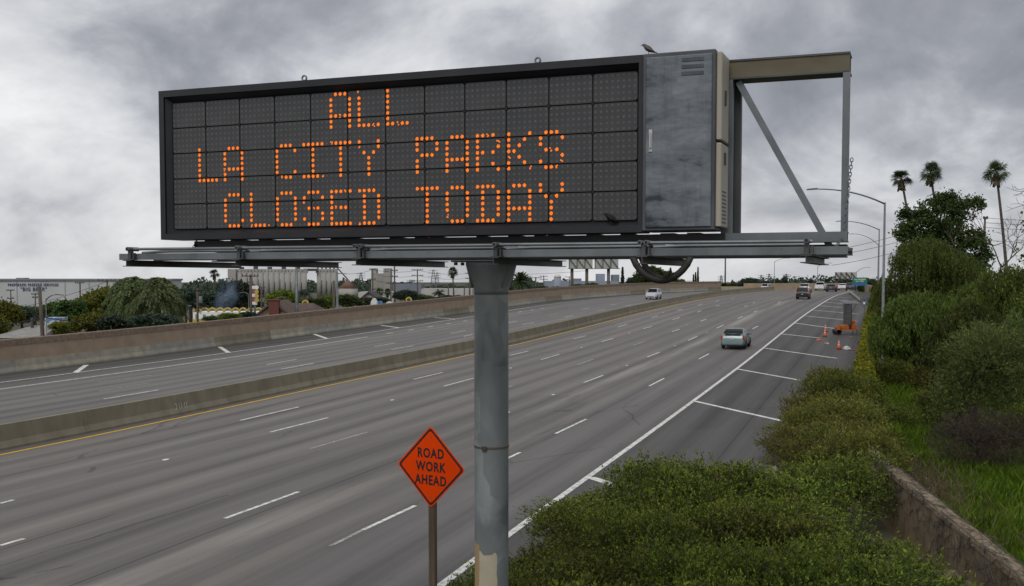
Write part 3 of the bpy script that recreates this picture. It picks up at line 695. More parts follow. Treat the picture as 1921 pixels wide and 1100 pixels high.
for i, (x, ln) in enumerate(zip(BX, BLn)):
    b_ = MB().ibeam((x,-1.86,6.563),(x,-1.86+ln,6.563),.12,.086,.010,.009).build('cross_beam', STEELD, sign)
    # hinge bracket with the ends of the folded rail pipes
    m = MB(); m.bbox(x-.025,x+.025,-1.80,-1.735,6.565,6.69,.005); m.bar((x+.06,-1.77,6.565),(x+.06,-1.77,6.66),.016,.05); m.bbox(x-.06,x+.09,-1.84,-1.735,6.564,6.574,.002); m.build('rail_bracket', STEELD, sign)
    if i in (2, 4): pe = (x-.035, x+.04)
    else: pe = (x,)
    for q in pe:
        n_ = 12; m = MB(); m.tube([(q,-1.84,6.712),(q,-1.62,6.712)], .028, n_, True); pe_ = m.build('rail_pipe_end', STEEL, sign); MB().tube([(q,-1.843,6.712),(q,-1.8405,6.712)], .019, n_, True).build('bore_shade_disc', RUBBER, pe_)  # black disc on the capped end stands for the shade inside an open pipe
for i in range(6):
    xa = BX[i] + .03; xb = BX[i+1] + .05 if i < 5 else 4.3
    if i == 5: break
    MB().tube([(xa,-1.74,6.712),(xb,-1.70,6.708)], .019, 8).build('handrail_pipe', STEEL, sign)
    MB().tube([(xa+.04,-1.62,6.664),(xa+.35,-1.60,6.679),(xb+.15 if i < 4 else xb-.1,-1.58,6.679)], .018, 8).build('handrail_pipe', STEEL, sign)
    MB().bar((xa+.1,-1.60,6.665),(xa+.75,-1.30,6.69),.03,.02).build('folded_stanchion', STEELD, sign)
# support arms from pole head to catwalk and frame
MB().ibeam((-4.4,-.05,6.72),(4.62,-.05,6.72),.26,.155,.016,.012).build('torsion_beam', STEELD, sign)
MB().bar((-.50,-.05,6.548),(.56,-.05,6.548),.34,.02).build('head_plate', STEELD, sign)
for x in (-.46, .52):
    for y_ in (-.15, .08): MB().lathe([(.028,6.495),(.028,6.535)], (x,y_), 6).build('bolt', STEELD, sign)
# pole with flared head
PR = .232
pp = MB(); pp.lathe([(PR,-.3),(PR,1.5),(PR,3.5),(PR,6.25),(PR,6.53)], n=32); pole = pp.build('pole', POLEM, sign, True); sharp(pole.data)
fl = MB(); fl.lathe([(.2335,6.10),(.2345,6.16),(.345,6.50),(.345,6.534)], n=32)
for a in (.6,2.54,3.74,5.68): fl.bar((.25*math.cos(a),.25*math.sin(a),6.2),(.33*math.cos(a),.33*math.sin(a),6.52),.014,.05)
fl.build('flared_head', POLEM, sign, True)
MB().lathe([(PR+.001,4.02),(PR+.008,4.022),(PR+.008,4.045),(PR+.001,4.047)], n=32).build('band_clamp', M('rusty_band', (.10,.075,.055), .8, .3), sign)
MB().bbox(-.04,.03,-PR-.03,-PR-.005,4.0,4.06,.005).build('clamp_buckle', M('rusty_buckle', (.07,.05,.038), .8, .3), sign)
# looping conduits
def loop(x0, x1, y_, sag, zt, n=15):
    return [(x0+(x1-x0)*t, y_, zt - sag*(1-(2*t-1)**2)**.75) for t in np.linspace(0, 1, n)]
MB().tube(loop(2.12, 2.86, -.62, .31, 6.60), .042, 10).build('conduit', CONDUIT, sign, True)
MB().tube(loop(2.17, 2.80, -.40, .28, 6.60), .036, 10).build('conduit', CONDUIT, sign, True)
# hanging chains
def chain(p0, p1, n):
    m = MB(); p0, p1 = Vector(p0), Vector(p1); d = (p1-p0)/n
    for i in range(n):
        c = p0 + d*(i+.5); a = d.normalized(); s_ = Vector((0,1,0)) if i % 2 else a.cross(Vector((0,1,0))).normalized()
        ln = d.length*.68
        m.tube([c + a*ln*math.cos(t) + s_*.016*math.sin(t) for t in np.linspace(0, 2*math.pi, 9)], .0055, 5, False)
    return m
chain((4.672,-.28,7.72),(4.60,-.42,6.80),22).build('chain', STEEL, sign); chain((4.60,-.42,6.80),(4.55,-.9,6.66),10).build('chain', STEEL, sign)
chain((-4.42,-.5,6.86),(-4.45,-.6,6.70),5).build('chain', STEELD, sign)

# two starlings
def bird(name, label, px, py, yl, zfoot, rz, s=1.0, col=None):
    x, z = SP(px, py, yl); w_ = SO + sex*x + sey*yl; w_.z = zfoot
    t = thing(name, label, 'bird', w_, SA + rz, 'starlings on the sign')
    # spine from tail tip to beak tip in the xz plane (facing -x), radius per ring
    sp = [(.105,.018,.003),(.070,.030,.010),(.045,.043,.020),(.015,.062,.031),(-.012,.080,.033),(-.032,.098,.024),(-.042,.108,.0195),(-.052,.114,.018),(-.062,.115,.012),(-.070,.113,.005),(-.090,.109,.001)]
    m = MB(); m.tube([(a*s, 0, (b+.005)*s) for a, b, r_ in sp], [r_*s for a, b, r_ in sp], 10); 
    o = m.build('body', col, t, True)
    for sy in (-1, 1):
        q = MB(); q.tube([(.004*s, sy*.012*s, .045*s),(.008*s, sy*.014*s, .022*s),(.002*s, sy*.014*s, .001)], .003*s, 5); q.tube([(.010*s, sy*.014*s, .002),(-.020*s, sy*.018*s, .002)], .0025*s, 5); q.build('leg', RUBBER, t)
        wv = MB(); wv.tube([(-.015*s, sy*.030*s, .078*s),(.03*s, sy*.026*s, .055*s),(.078*s, sy*.010*s, .031*s)], [.012*s,.014*s,.003*s], 6); wv.build('wing', col, t, True)
    return t
BIRDC = M('starling_plumage', (.008,.008,.009), .6, col2=(.028,.025,.022), scale=60, spec=.2)
BIRDC2 = M('brown_bird_plumage', (.05,.042,.036), .6, col2=(.10,.085,.072), scale=40)
bird('bird', 'small brown bird perched on top of the message sign', 1216, 96, FR+.10, Z1+.006, 0.15, 1.05, BIRDC2)
bird('bird', 'small black bird perched inside the lower rim of the message sign', 1145, 409, FR+.03, GZ0-.055, 0.5, 1.12, BIRDC)

# road work sign on its wooden post
YS = 20.0
pb = P(812, 1000, YS)
rw = thing('road_work_sign', 'orange diamond road work ahead sign on a wooden post', 'road sign', (pb.x, YS, 0), R(-31))
cz = P(808, 877, YS-.09).z; hd_ = .765
def diamond(h, y0, y1, c=.06, z=0):
    # rounded diamond
    pts = []
    for k in range(4):
        a = k*math.pi/2; p = Vector((math.cos(a), math.sin(a)))*h
        pa = Vector((math.cos(a-math.pi/2), math.sin(a-math.pi/2)))*h; pc = Vector((math.cos(a+math.pi/2), math.sin(a+math.pi/2)))*h
        e0 = p + (pa-p).normalized()*c; e1 = p + (pc-p).normalized()*c
        for t in (0,.33,.67,1): pts.append(e0*(1-t)**2 + p*2*t*(1-t) + e1*t*t)
    return [(q.x, q.y+z) for q in pts]
ORANGE = M('fluorescent_orange_sheeting', (1.0,.072,.002), .8, var=.05, scale=1.5, spec=.08)
BLK = M('black_legend', (.012,.010,.010), .5)
MB().bbox(-.07,.07,-.045,.045,-.5,cz+.62,.008).build('post', WOODS, rw)
pl = MB().prism(diamond(hd_,0,0,.07,cz), -.062, -.058).build('sign_plate', ORANGE, rw)
o_, i_ = diamond(hd_-.036,0,0,.06,cz), diamond(hd_-.088,0,0,.05,cz); nn_ = len(o_)
MB().add([(x,-.0650,z) for x,z in o_]+[(x,-.0650,z) for x,z in i_], [(k,(k+1)%nn_,nn_+(k+1)%nn_,nn_+k) for k in range(nn_)]).build('border', BLK, pl)
for s_, dz, wd in (('ROAD', .245, .95), ('WORK', -.005, .95), ('AHEAD', -.255, .95)):
    ob('lettering', textmesh(s_, .245, .008, .80, spacing=1.14), BLK, pl, (0,-.0640,cz+dz))
for dz in (.56, -.555): MB().disc((0,-.0625,cz+dz), .014, (0,-1,0), 8, .006).build('bolt', STEEL, pl)

# ------------------------------------------------------------------ vehicles
def carmesh(kind):
    """returns dims and profile functions: y from 0 (front) to L (rear)"""
    K = {
     'hatch': dict(L=4.46, W=1.76, top=[(0,.50),(.05,.68),(.25,.80),(1.0,.97),(1.15,1.01),(1.75,1.30),(2.2,1.45),(2.6,1.49),(3.2,1.44),(3.7,1.30),(4.12,1.13),(4.2,1.10),(4.34,.98),(4.42,.72),(4.46,.46)],
        belt=[(0,.55),(1.1,.90),(3.4,.98),(4.46,.96)], ws=(1.17,2.12), rw=(3.28,4.10), win=[(1.55,2.42),(2.46,3.25),(3.29,3.68)], wh=(.85,3.55), roof=(2.15,3.25)),
     'suv': dict(L=4.85, W=1.92, top=[(0,.55),(.06,.85),(.25,1.00),(1.15,1.12),(1.3,1.16),(1.85,1.62),(2.2,1.76),(2.8,1.80),(4.1,1.77),(4.35,1.70),(4.62,1.22),(4.75,1.05),(4.82,.75),(4.85,.5)],
        belt=[(0,.65),(1.2,1.05),(4.85,1.10)], ws=(1.32,2.1), rw=(4.36,4.62), win=[(1.75,2.68),(2.73,3.5),(3.55,4.2)], wh=(.95,3.85), roof=(2.2,4.2)),
     'sedan': dict(L=4.8, W=1.84, top=[(0,.48),(.06,.68),(.3,.80),(1.2,.95),(1.4,1.0),(2.1,1.36),(2.5,1.45),(3.2,1.43),(3.6,1.32),(4.1,1.06),(4.25,1.04),(4.66,1.0),(4.76,.72),(4.8,.46)],
        belt=[(0,.55),(1.3,.92),(4.1,.98),(4.8,.92)], ws=(1.42,2.25), rw=(3.5,4.06), win=[(1.8,2.65),(2.7,3.5)], wh=(.95,3.8), roof=(2.4,3.3)),
     'pickup': dict(L=5.7, W=2.0, top=[(0,.6),(.06,.95),(.3,1.08),(1.4,1.18),(1.55,1.22),(2.1,1.72),(2.45,1.86),(3.6,1.86),(3.78,1.78),(3.9,1.24),(4.0,1.22),(5.55,1.22),(5.65,1.18),(5.68,.8),(5.7,.55)],
        belt=[(0,.7),(1.4,1.12),(5.7,1.18)], ws=(1.57,2.35), rw=(3.79,3.90), win=[(2.0,2.85),(2.9,3.6)], wh=(1.05,4.55), roof=(2.4,3.65)),
     'van': dict(L=5.2, W=1.98, top=[(0,.55),(.06,.9),(.3,1.05),(.9,1.2),(1.0,1.25),(1.6,1.85),(1.95,2.0),(4.9,1.98),(5.1,1.85),(5.17,1.0),(5.2,.5)],
        belt=[(0,.65),(1.0,1.12),(5.2,1.15)], ws=(1.02,1.8), rw=(5.08,5.16), win=[(1.5,2.4),(2.5,3.5),(3.6,4.8)], wh=(.95,4.2), roof=(2.0,4.8))}
    return K[kind]
TYRE = MB().lathe([(.20,-.10),(.30,-.105),(.325,-.07),(.33,0),(.325,.07),(.30,.105),(.20,.10)], n=20).mesh('tyre', True)
RIMM = MB().lathe([(.20,-.10),(.21,.06),(.16,.085),(.05,.095)], n=14).mesh('rim', True)
for mm__ in (TYRE, RIMM): mm__.transform(Matrix.Rotation(R(90), 4, 'Y'))
RIMMAT = M('alloy_rim', (.30,.31,.32), .35, .7)
PLATE = M('licence_plate', (.6,.6,.58), .5, col2=(.3,.32,.45), scale=30)
LAMPW = M('clear_lamp', (.6,.62,.65), .15, var=.1)
TRIM = M('black_trim', (.02,.02,.021), .5)
def car(name, label, kind, paint, px, py, back=True, az=None, sc=1.0, brake=False, Yd=None):
    d = carmesh(kind); Lc, W = d['L'], d['W']
    g = G(px, py) if Yd is None else Yd
    Y = g.y
    if az is None: az = math.atan2(float(EDGE(Y+6)-EDGE(Y-6)), 12.0)
    t = thing(name, label, 'car' if kind not in ('pickup','van') else {'pickup':'pickup truck','van':'van'}[kind], g, -az if back else math.pi-az, 'cars on the freeway')
    t.scale = (sc, sc, sc)
    tx = [p for p, q in d['top']]; tz = [q for p, q in d['top']]; bx = [p for p, q in d['belt']]; bz = [q for p, q in d['belt']]
    top = lambda y: float(np.interp(y, tx, tz)); belt = lambda y: min(float(np.interp(y, bx, bz)), top(y)-.03)
    ends = lambda y: min(1, .80+.20*min(1, (y/.45))**.5) * min(1, .86+.14*min(1, ((Lc-y)/.3))**.5)
    hmax = max(tz)
    def ring(y):
        w2 = W/2*ends(y); zt, zb = top(y), belt(y); k = max(0, min(1, (zt-zb)/(hmax-zb-.001)))
        wt = w2*(.95-.20*k); zl = .24 if .3 < y < Lc-.25 else .30
        return [(w2*.88, zl), (w2*.985, zl+.12), (w2, (zl+zb)/2+.05), (w2*.965, zb), (wt, zt-.05*min(1,(zt-zb)/.1)), (wt-.10, zt-.008), (0, zt+.012)]
    ys = sorted(set(np.round(np.concatenate([np.array(tx), np.linspace(0, Lc, 24)]), 3)))
    m = MB(); rows_ = []
    for y in ys:
        r_ = ring(y); full = [(x, z) for x, z in r_] + [(-x, z) for x, z in r_[-2::-1]]
        rows_.append([(x, Lc/2-y, z) for x, z in full])
    k = len(rows_[0]); vv = [p for r_ in rows_ for p in r_]
    fs = [(i*k+j, i*k+j+1, (i+1)*k+j+1, (i+1)*k+j) for i in range(len(ys)-1) for j in range(k-1)]
    fs += [tuple(range(k)), tuple((len(ys)-1)*k+j for j in range(k))[::-1]]
    fs += [(i*k, (i+1)*k, (i+1)*k+k-1, i*k+k-1) for i in range(len(ys)-1)]
    body = m.add(vv, fs).build('body', paint, t, True); sharp(body.data, 35)
    bm = bmesh.new(); bm.from_mesh(body.data); bmesh.ops.recalc_face_normals(bm, faces=bm.faces); bm.to_mesh(body.data); bm.free()
    def surf(y, a, b, v):   # point on shell between ring idx a and b
        r_ = ring(y); return (r_[a][0]+(r_[b][0]-r_[a][0])*v, r_[a][1]+(r_[b][1]-r_[a][1])*v)
    for s in (-1, 1):       # side windows
        for y0, y1 in d['win']:
            q = MB(); vs_ = []
            n_ = 5
            for i in range(n_):
                y = y0 + (y1-y0)*i/(n_-1)
                for v_ in (.10, .86):
                    x, z = surf(y, 3, 4, v_); vs_.append((s*(x+.006), Lc/2-y, z+.002))
            q.add(vs_, [(2*i, 2*i+1, 2*i+3, 2*i+2) for i in range(n_-1)]); q.build('side_window', GLASS, t)
    for nm, (y0, y1) in (('windscreen', d['ws']), ('rear_window', d['rw'])):
        q = MB(); vs_ = []; n_ = 7
        for i in range(n_):
            y = y0 + (y1-y0)*i/(n_-1); zt = top(y); r_ = ring(y); w_ = r_[5][0] + .03
            for u_ in (-1,-.5,0,.5,1): vs_.append((u_*w_, Lc/2-y + (-.008 if nm == 'rear_window' else .008), zt + .010*(1-abs(u_)) + .010))
        q.add(vs_, [(5*i+j, 5*i+j+1, 5*i+j+6, 5*i+j+5) for i in range(n_-1) for j in range(4)]); q.build(nm, GLASS, t, True)
    wr = .33 if kind in ('hatch','sedan') else .37
    for s in (-1, 1):
        for y in d['wh']:
            ty = ob('wheel', TYRE, RUBBER, t, (s*(W/2-.105), Lc/2-y, wr), None, (1, wr/.33, wr/.33))
            ob('rim', RIMM, RIMMAT, ty, (0,0,0), (0,0,0 if s > 0 else math.pi), (1,1,1))
            ar = MB(); ar.tube([(s*(W/2*ends(y)-.012), Lc/2-y+(wr+.06)*math.cos(a), wr+(wr+.06)*math.sin(a)) for a in np.linspace(-.25, math.pi+.25, 11)], .03, 5); ar.build('wheel_arch', TRIM, t)
        # mirrors
        ym = d['win'][0][0]-.02; x, z = surf(ym, 3, 4, .2)
        MB().bbox(s*x if s > 0 else -x-.2, s*x+.2 if s > 0 else -x, Lc/2-ym-.08, Lc/2-ym+.06, z-.01, z+.13, .02).build('mirror', paint, t)
        # tail and head lamps
        zb = belt(Lc-.12); w2 = W/2*ends(Lc-.1)
        hgt = .30 if kind in ('hatch',) else (.26 if kind in ('suv','pickup','van') else .17)
        MB().bbox(s*w2-.10 if s > 0 else -w2-.006, s*w2+.006 if s > 0 else -w2+.10, -Lc/2+.02, -Lc/2+.16, zb-hgt+.05, zb+.04, .02).build('tail_lamp', BRAKE if brake else RED, t)
        w3 = W/2*ends(.15)
        MB().bbox(s*w3-.30 if s > 0 else -w3-.004, s*w3+.004 if s > 0 else -w3+.30, Lc/2-.22, Lc/2-.03, .60 if kind in ('hatch','sedan') else .76, .74 if kind in ('hatch','sedan') else .92, .03).build('head_lamp', LAMPW, t)
    MB().bbox(-W*.40,W*.40,-Lc/2-.03,-Lc/2+.05,.32,.44,.02).build('rear_bumper', TRIM if kind != 'hatch' else paint, t)
    MB().bbox(-.16,.16,-Lc/2-.012,-Lc/2+.02,.70,.79,.005).build('licence_plate', PLATE, t)
    MB().bbox(-W*.30,W*.30,Lc/2-.04,Lc/2+.012,.36,.50,.02).build('grille', TRIM, t)
    if kind == 'hatch':
        MB().bbox(-.60,.60,-Lc/2+.20,-Lc/2+.34,1.075,1.125,.015).build('spoiler', TRIM, t)
        MB().bbox(-.52,.52,-Lc/2+.10,-Lc/2+.19,.985,1.06,.01).build('lower_rear_glass', GLASS, t)
        MB().tube([(0,-.45,1.48),(0,-.72,1.62)], .006, 5).build('aerial', TRIM, t)
    if kind == 'suv':
        for s in (-1,1): MB().tube([(s*.62,.2,1.80),(s*.62,.1,1.86),(s*.62,-1.7,1.84),(s*.62,-1.8,1.79)], .02, 6).build('roof_rail', TRIM, t)
    return t
def paintm(name, c, metal=.3): return M(name, c, .34, metal, var=.04, coat=.25 if sum(c) > .3 else .08, spec=.5 if sum(c) > .3 else .2)
BRAKE = EMIT('lit_brake_lamp', (1.0,.05,.03), .45)
car('hatchback_car', 'pale teal hatchback driving away in the right lane', 'hatch', paintm('teal_paint', (.150,.200,.205)), 1381, 652, sc=1.1)
car('sport_utility_vehicle', 'white and silver sport utility car coming towards the camera in the far lanes', 'suv', paintm('silver_paint', (.50,.52,.55)), 1226, 561.5, back=False)
car('sport_utility_vehicle', 'black sport utility car following the silver one ahead', 'suv', paintm('black_paint', (.016,.016,.018), .1), 1507, 561, sc=1.1, brake=True)
car('sport_utility_vehicle', 'silver sport utility car with brake lamps lit, ahead of the black one', 'suv', paintm('grey_silver_paint', (.42,.43,.45)), 1511, 549.5, sc=1.1, brake=True)
car('pickup_truck', 'white pickup truck with a dark rear window far down the freeway', 'pickup', paintm('white_car_paint', (.62,.63,.64), 0), 1539, 545.2, sc=1.1)
car('sedan_car', 'dark grey sedan to the right of the white pickup', 'sedan', paintm('charcoal_paint', (.035,.038,.045), .2), 1560, 547.5, sc=1.15)
car('sedan_car', 'white sedan with brake lamps lit near the end of the guardrail', 'sedan', paintm('pearl_paint', (.58,.58,.60), 0), 1581, 544.8, sc=1.12, brake=True)
car('sport_utility_vehicle', 'dark sport utility car half hidden by the guardrail, rightmost in the far traffic', 'suv', paintm('navy_paint', (.03,.033,.045), .2), 1596, 545.3, sc=1.05)
vg = P(1437, 543.5, 258); vg.z = zr(258); car('van', 'white van far off behind the median, near the bend wall', 'van', paintm('van_white', (.6,.6,.6), 0), 0, 0, back=False, Yd=vg, sc=.8, az=.5)

# ------------------------------------------------------------------ shoulder things
CONEO = M('cone_orange', (.80,.11,.02), .55, col2=(.62,.08,.015), scale=6); CONEW = M('cone_white_band', (.62,.62,.60), .5)
def cone(px, py, label, h=.76):
    g = G(px, py); t = thing('traffic_cone', label, 'traffic cone', g, random.random(), 'cones beside the trailer')
    r_ = lambda z: .135*(1-z/h)+.028
    MB().bbox(-.19,.19,-.19,.19,0,.045,.02).build('base', M('cone_base', (.09,.05,.035), .8), t)
    for a, b, m in ((.045,.36,CONEO),(.36,.47,CONEW),(.47,.55,CONEO),(.55,.66,CONEW),(.66,h,CONEO)):
        MB().lathe([(r_(a),a),(r_(b),b)], n=14).build('cone_band', m, t, True)
cone(1573.6, 656, 'traffic cone standing nearest, beside the white rubbish bag', .80); cone(1547.6, 632.5, 'front one of the two traffic cones in line left of the trailer', .82); cone(1548.6, 623, 'rear one of the two traffic cones in line left of the trailer', .82)
def lump(name, label, cat, px, py, sx, sy, sz, m, group=None):
    g = G(px, py); bm = bmesh.new(); bmesh.ops.create_icosphere(bm, subdivisions=3, radius=1)
    sd_ = random.random()*50
    for v in bm.verts:
        from mathutils import noise as nz_
        v.co *= 1 + .35*nz_.noise(v.co*1.7 + Vector((sd_,0,0))) + .12*nz_.noise(v.co*4.5+Vector((0,sd_,0)))
        v.co.z = max(v.co.z, -.55)
        v.co = Vector((v.co.x*sx, v.co.y*sy, (v.co.z+.55)*sz))
    me = bpy.data.meshes.new(name); bm.to_mesh(me); bm.free()
    return tag(ob(name, me, m, None, g), label, cat, group)
lump('rubbish_bag', 'white plastic rubbish bag slumped on the shoulder', 'rubbish', 1589, 657, .30, .22, .20, M('white_plastic', (.55,.55,.55), .45))
lump('litter_heap', 'small heap of red and white litter between the cones', 'rubbish', 1551, 646, .22, .15, .10, M('red_litter', (.25,.05,.04), .7, col2=(.6,.58,.55), scale=6))
lump('litter_scrap', 'orange broken cone piece lying flat on the shoulder', 'rubbish', 1537, 639, .28, .12, .07, CONEO)
lump('litter_scrap', 'brown litter under the right end of the orange trailer', 'rubbish', 1598, 634, .20, .15, .07, M('brown_litter', (.2,.15,.1), .8))
lump('litter_scrap', 'red scrap beside the white rubbish bag', 'rubbish', 1603, 658, .16, .1, .06, M('rust_litter', (.25,.06,.03), .8))
# message board trailer
g = G(1588, 628); ORG = M('equipment_orange', (.52,.145,.022), .55, col2=(.40,.10,.015), scale=2.5); DKB = M('display_board_back', (.035,.037,.040), .5, col2=(.07,.072,.075), scale=2)
tr = thing('message_trailer', 'orange portable message board trailer with a solar roof on the shoulder', 'trailer', g, R(4))
f_ = MB(); f_.bar((-1.05,-.45,.5),(.85,-.45,.5),.07,.10); f_.bar((-1.05,.45,.5),(.85,.45,.5),.07,.10); f_.bar((-1.05,-.5,.5),(-1.05,.5,.5),.07,.1); f_.bar((.85,-.5,.5),(.85,.5,.5),.07,.1); f_.bar((.85,0,.5),(1.35,0,.5),.07,.1); f_.build('chassis', ORG, tr)
MB().bbox(-.55,.12,-.40,.40,.56,.90,.02).build('battery_box', ORG, tr); MB().bbox(.30,.80,-.40,.40,.56,.98,.02).build('control_box', ORG, tr); MB().bbox(.28,.86,.1,.5,.98,1.32,.02).build('control_lid', ORG, tr)
MB().bbox(-1.10,-.80,-.55,-.42,.45,.95,.02).build('fender', ORG, tr); MB().bbox(-.85,-.78,-.45,.45,.56,.80,.01).build('light_bar', ORG, tr)
for s in (-1, 1):
    wv = ob('wheel', TYRE, RUBBER, tr, (-.93, s*.42, .30), (0,0,R(90)), (1,.9,.9)); ob('rim', RIMM, WHITEP, wv)
for x, y in ((.8,-.5),(.8,.5)): MB().bar((x,y,0),(x,y,.55),.05,.05,(0,1,0)).build('jack_leg', STEELD, tr)
MB().bar((.20,0,.55),(.20,0,3.0),.13,.13,(0,1,0)).build('mast', STEELD, tr)
bd = MB().bbox(.02,.14,-.95,.95,.95,2.92,.02).build('display_board', DKB, tr)
for k in range(4): MB().bar((.015,-.95,1.3+k*.45),(.015,.95,1.3+k*.45),.01,.03).build('board_rib', STEEL, bd)
sp2 = MB(); sp2.add([(-.50,-.65,2.92),(1.12,-.65,2.90),(1.12,.65,3.16),(-.50,.65,3.18),(-.50,-.66,2.96),(1.12,-.66,2.94),(1.12,.64,3.20),(-.50,.64,3.22)], [(3,2,1,0),(4,5,6,7),(0,1,5,4),(1,2,6,5),(2,3,7,6),(3,0,4,7)]); sp2.build('solar_panel', M('solar_glass', (.085,.088,.095), .4, var=.2), tr)
MB().tube([(.3,-.2,2.5),(.55,-.25,2.2),(.85,-.2,2.92)], .015, 5).build('cable', RUBBER, tr); MB().tube([(.22,.1,1.7),(.5,.2,1.85),(.9,.2,3.0)], .015, 5).build('cable', RUBBER, tr)
# call box with solar panel
cb = thing('call_box', 'roadside call box with tilted solar panel and blue plate above the ivy', 'call box', (P(1622,565,127).x, 127, zr(127)-.1), R(-10))
MB().bar((0,0,0),(0,0,2.3),.08,.08,(0,1,0)).build('post', STEEL, cb)
MB().bbox(-.22,.10,-.10,-.04,1.55,2.15,.01).build('blue_plate', M('blue_sign', (.05,.16,.42), .5), cb); MB().bbox(-.17,.05,-.105,-.1,1.72,2.0,.002).build('plate_mark', WHITEP, cb)
s2 = MB(); s2.add([(-.30,-.3,2.25),(.45,-.3,2.35),(.55,.2,2.95),(-.15,.2,2.85),(-.30,-.27,2.22),(.45,-.27,2.32),(.55,.23,2.92),(-.15,.23,2.82)], [(0,1,2,3),(7,6,5,4),(0,4,5,1),(1,5,6,2),(2,6,7,3),(3,7,4,0)]); s2.build('solar_panel', M('solar_glass_blue', (.05,.055,.075), .2, var=.3, scale=9), cb)
for k in (-.1, .1, .3): MB().bar((k-.0,-.305,2.28+k*.13),(k+.08,.195,2.88+k*.13),.02,.012).build('panel_divider', STEEL, cb)
# guardrail
gr_ = thing('guardrail', 'pale steel guardrail along the far right shoulder', 'guardrail')
ga, gb = G(1590,551,0), G(1613,570,0)
k_ = 9
for i in range(k_):
    a, b = gb.lerp(ga, i/k_), gb.lerp(ga, (i+1)/k_); a.z = zr(a.y)+.62; b.z = zr(b.y)+.62
    MB().bar(a, b, .06, .32).build('rail_beam', M('galvanised_rail', (.45,.45,.44), .5, .2) if i == 0 else bpy.data.materials['galvanised_rail'], gr_)
    MB().bar((a.x+.12,a.y,zr(a.y)-.1),(a.x+.12,a.y,zr(a.y)+.7),.12,.15,(0,1,0)).build('post', WOODP, gr_)
# street lamps
def lamp(label, px, ytop, tipx, tipy, Y, base, r=.10, name='street_lamp', group='lamps along the right shoulder', z0=None):
    p = P(px, ytop, Y); z0 = zr(min(Y,262))-.1 if z0 is None else z0
    t = thing(name, label, 'street lamp', (p.x, Y, z0), 0, group); h = p.z - z0
    MB().lathe([(r*1.6,0),(r*1.6,.3),(r*1.1,.32),(r*.62,h)], n=12).build('pole', STEEL, t, True)
    q = P(tipx, tipy, Y) - p
    MB().tube([(q.x*t_, 0, h-.1 + q.z*(1-(1-t_)**2.2)) for t_ in np.linspace(0, 1, 9)], [.055-.02*k/8 for k in range(9)], 8).build('arm', STEEL, t, True)
    sg = 1 if q.x > 0 else -1
    MB().add([(q.x-sg*.05,-.09,h-.1+q.z-.03),(q.x+sg*.62,-.12,h-.12+q.z-.05),(q.x+sg*.62,.12,h-.12+q.z-.05),(q.x-sg*.05,.09,h-.1+q.z-.03),(q.x-sg*.05,-.06,h-.1+q.z+.07),(q.x+sg*.60,-.08,h-.12+q.z+.03),(q.x+sg*.60,.08,h-.12+q.z+.03),(q.x-sg*.05,.06,h-.1+q.z+.07)],
        [(3,2,1,0),(4,5,6,7),(0,1,5,4),(1,2,6,5),(2,3,7,6),(3,0,4,7)]).build('lamp_head', STEELD, t)
    return t
lamp('tall grey street lamp nearest on the right, its arm reaching left past the sign', 1660, 380, 1532, 352, 70, 0)
lamp('second street lamp from the right, rising out of the trees', 1649.5, 430, 1578, 413.5, 128, 0)
lamp('third street lamp along the right shoulder, partly behind the trees', 1648, 459, 1600, 438, 186, 0)
lamp('farthest right street lamp, arm curving over the green sign', 1607, 510, 1628, 501, 250, 0, .09)
lamp('small distant street lamp left of the pair near the bend', 1453, 491, 1477, 484, 300, 0, .10, z0=0)
lamp('small distant street lamp right of the pair near the bend', 1534, 500, 1557, 493, 300, 0, .10, z0=0)
# green city limit sign
a, b = P(1599,521,232), P(1627,531.5,232)
gs = thing('city_limit_sign', 'green city limit sign with a blue strip below it', 'road sign', ((a.x+b.x)/2, 232, zr(232)), 0)
hw = (b.x-a.x)/2; zt_, zb_ = a.z-zr(232), b.z-zr(232); zc_ = P(1613,536,232).z-zr(232)
MB().bbox(-hw,hw,-.03,.03,zb_,zt_,.01).build('sign_plate', M('sign_green', (.012,.16,.075), .5, var=.08), gs); MB().bbox(-hw+.05,hw-.03,-.03,.03,zc_,zb_-.03,.01).build('blue_plate', M('sign_blue', (.03,.12,.40), .5, var=.08), gs)
ob('lettering', textmesh('Los Angeles', .52, .008, .95), WHITEP, gs, (0,-.036,zb_+(zt_-zb_)*.70)); ob('lettering', textmesh('CITY LIMIT', .38, .006, .95), WHITEP, gs, (0,-.036,zb_+(zt_-zb_)*.30))
for x in (-hw*.7, hw*.7): MB().bar((x,.06,-.2),(x,.06,zt_),.1,.1,(0,1,0)).build('post', STEEL, gs)

# ------------------------------------------------------------------ vegetation
LF_SHRUB = LEAF('shrub_leaf', (.0344,.0529,.0118), (.0926,.1217,.0212), (.1587,.1851,.0264), .3)
LF_TIP = LEAF('shrub_new_growth', (.0926,.1296,.0185), (.1984,.2354,.0264), (.2909,.3042,.0397), .35)
LF_TIP2 = LEAF('olive_new_growth', (.1150,.1207,.0207), (.2185,.2070,.0345), (.2990,.2530,.0460), .35)
LF_SHRUB2 = LEAF('olive_shrub_leaf', (.0595,.0688,.0185), (.1388,.1455,.0317), (.2380,.2116,.0463), .3)
LF_PEP = LEAF('pepper_leaf', (.048,.076,.015), (.128,.176,.034), (.22,.24,.042), .42)
LF_PEP2 = LEAF('pepper_leaf_dark', (.036,.060,.013), (.098,.140,.030), (.17,.20,.036), .42)
LF_FIC = LEAF('dark_tree_leaf', (.0244,.0488,.0146), (.0708,.1196,.0293), (.1342,.1830,.0366), .35, .45)
LF_LIGHT = LEAF('pale_green_leaf', (.0698,.1118,.0311), (.1629,.2329,.0621), (.2639,.3105,.0932), .35)
LF_BRIGHT = LEAF('bright_leaf', (.0725,.1232,.0174), (.1740,.2465,.0290), (.2900,.3190,.0435), .4)
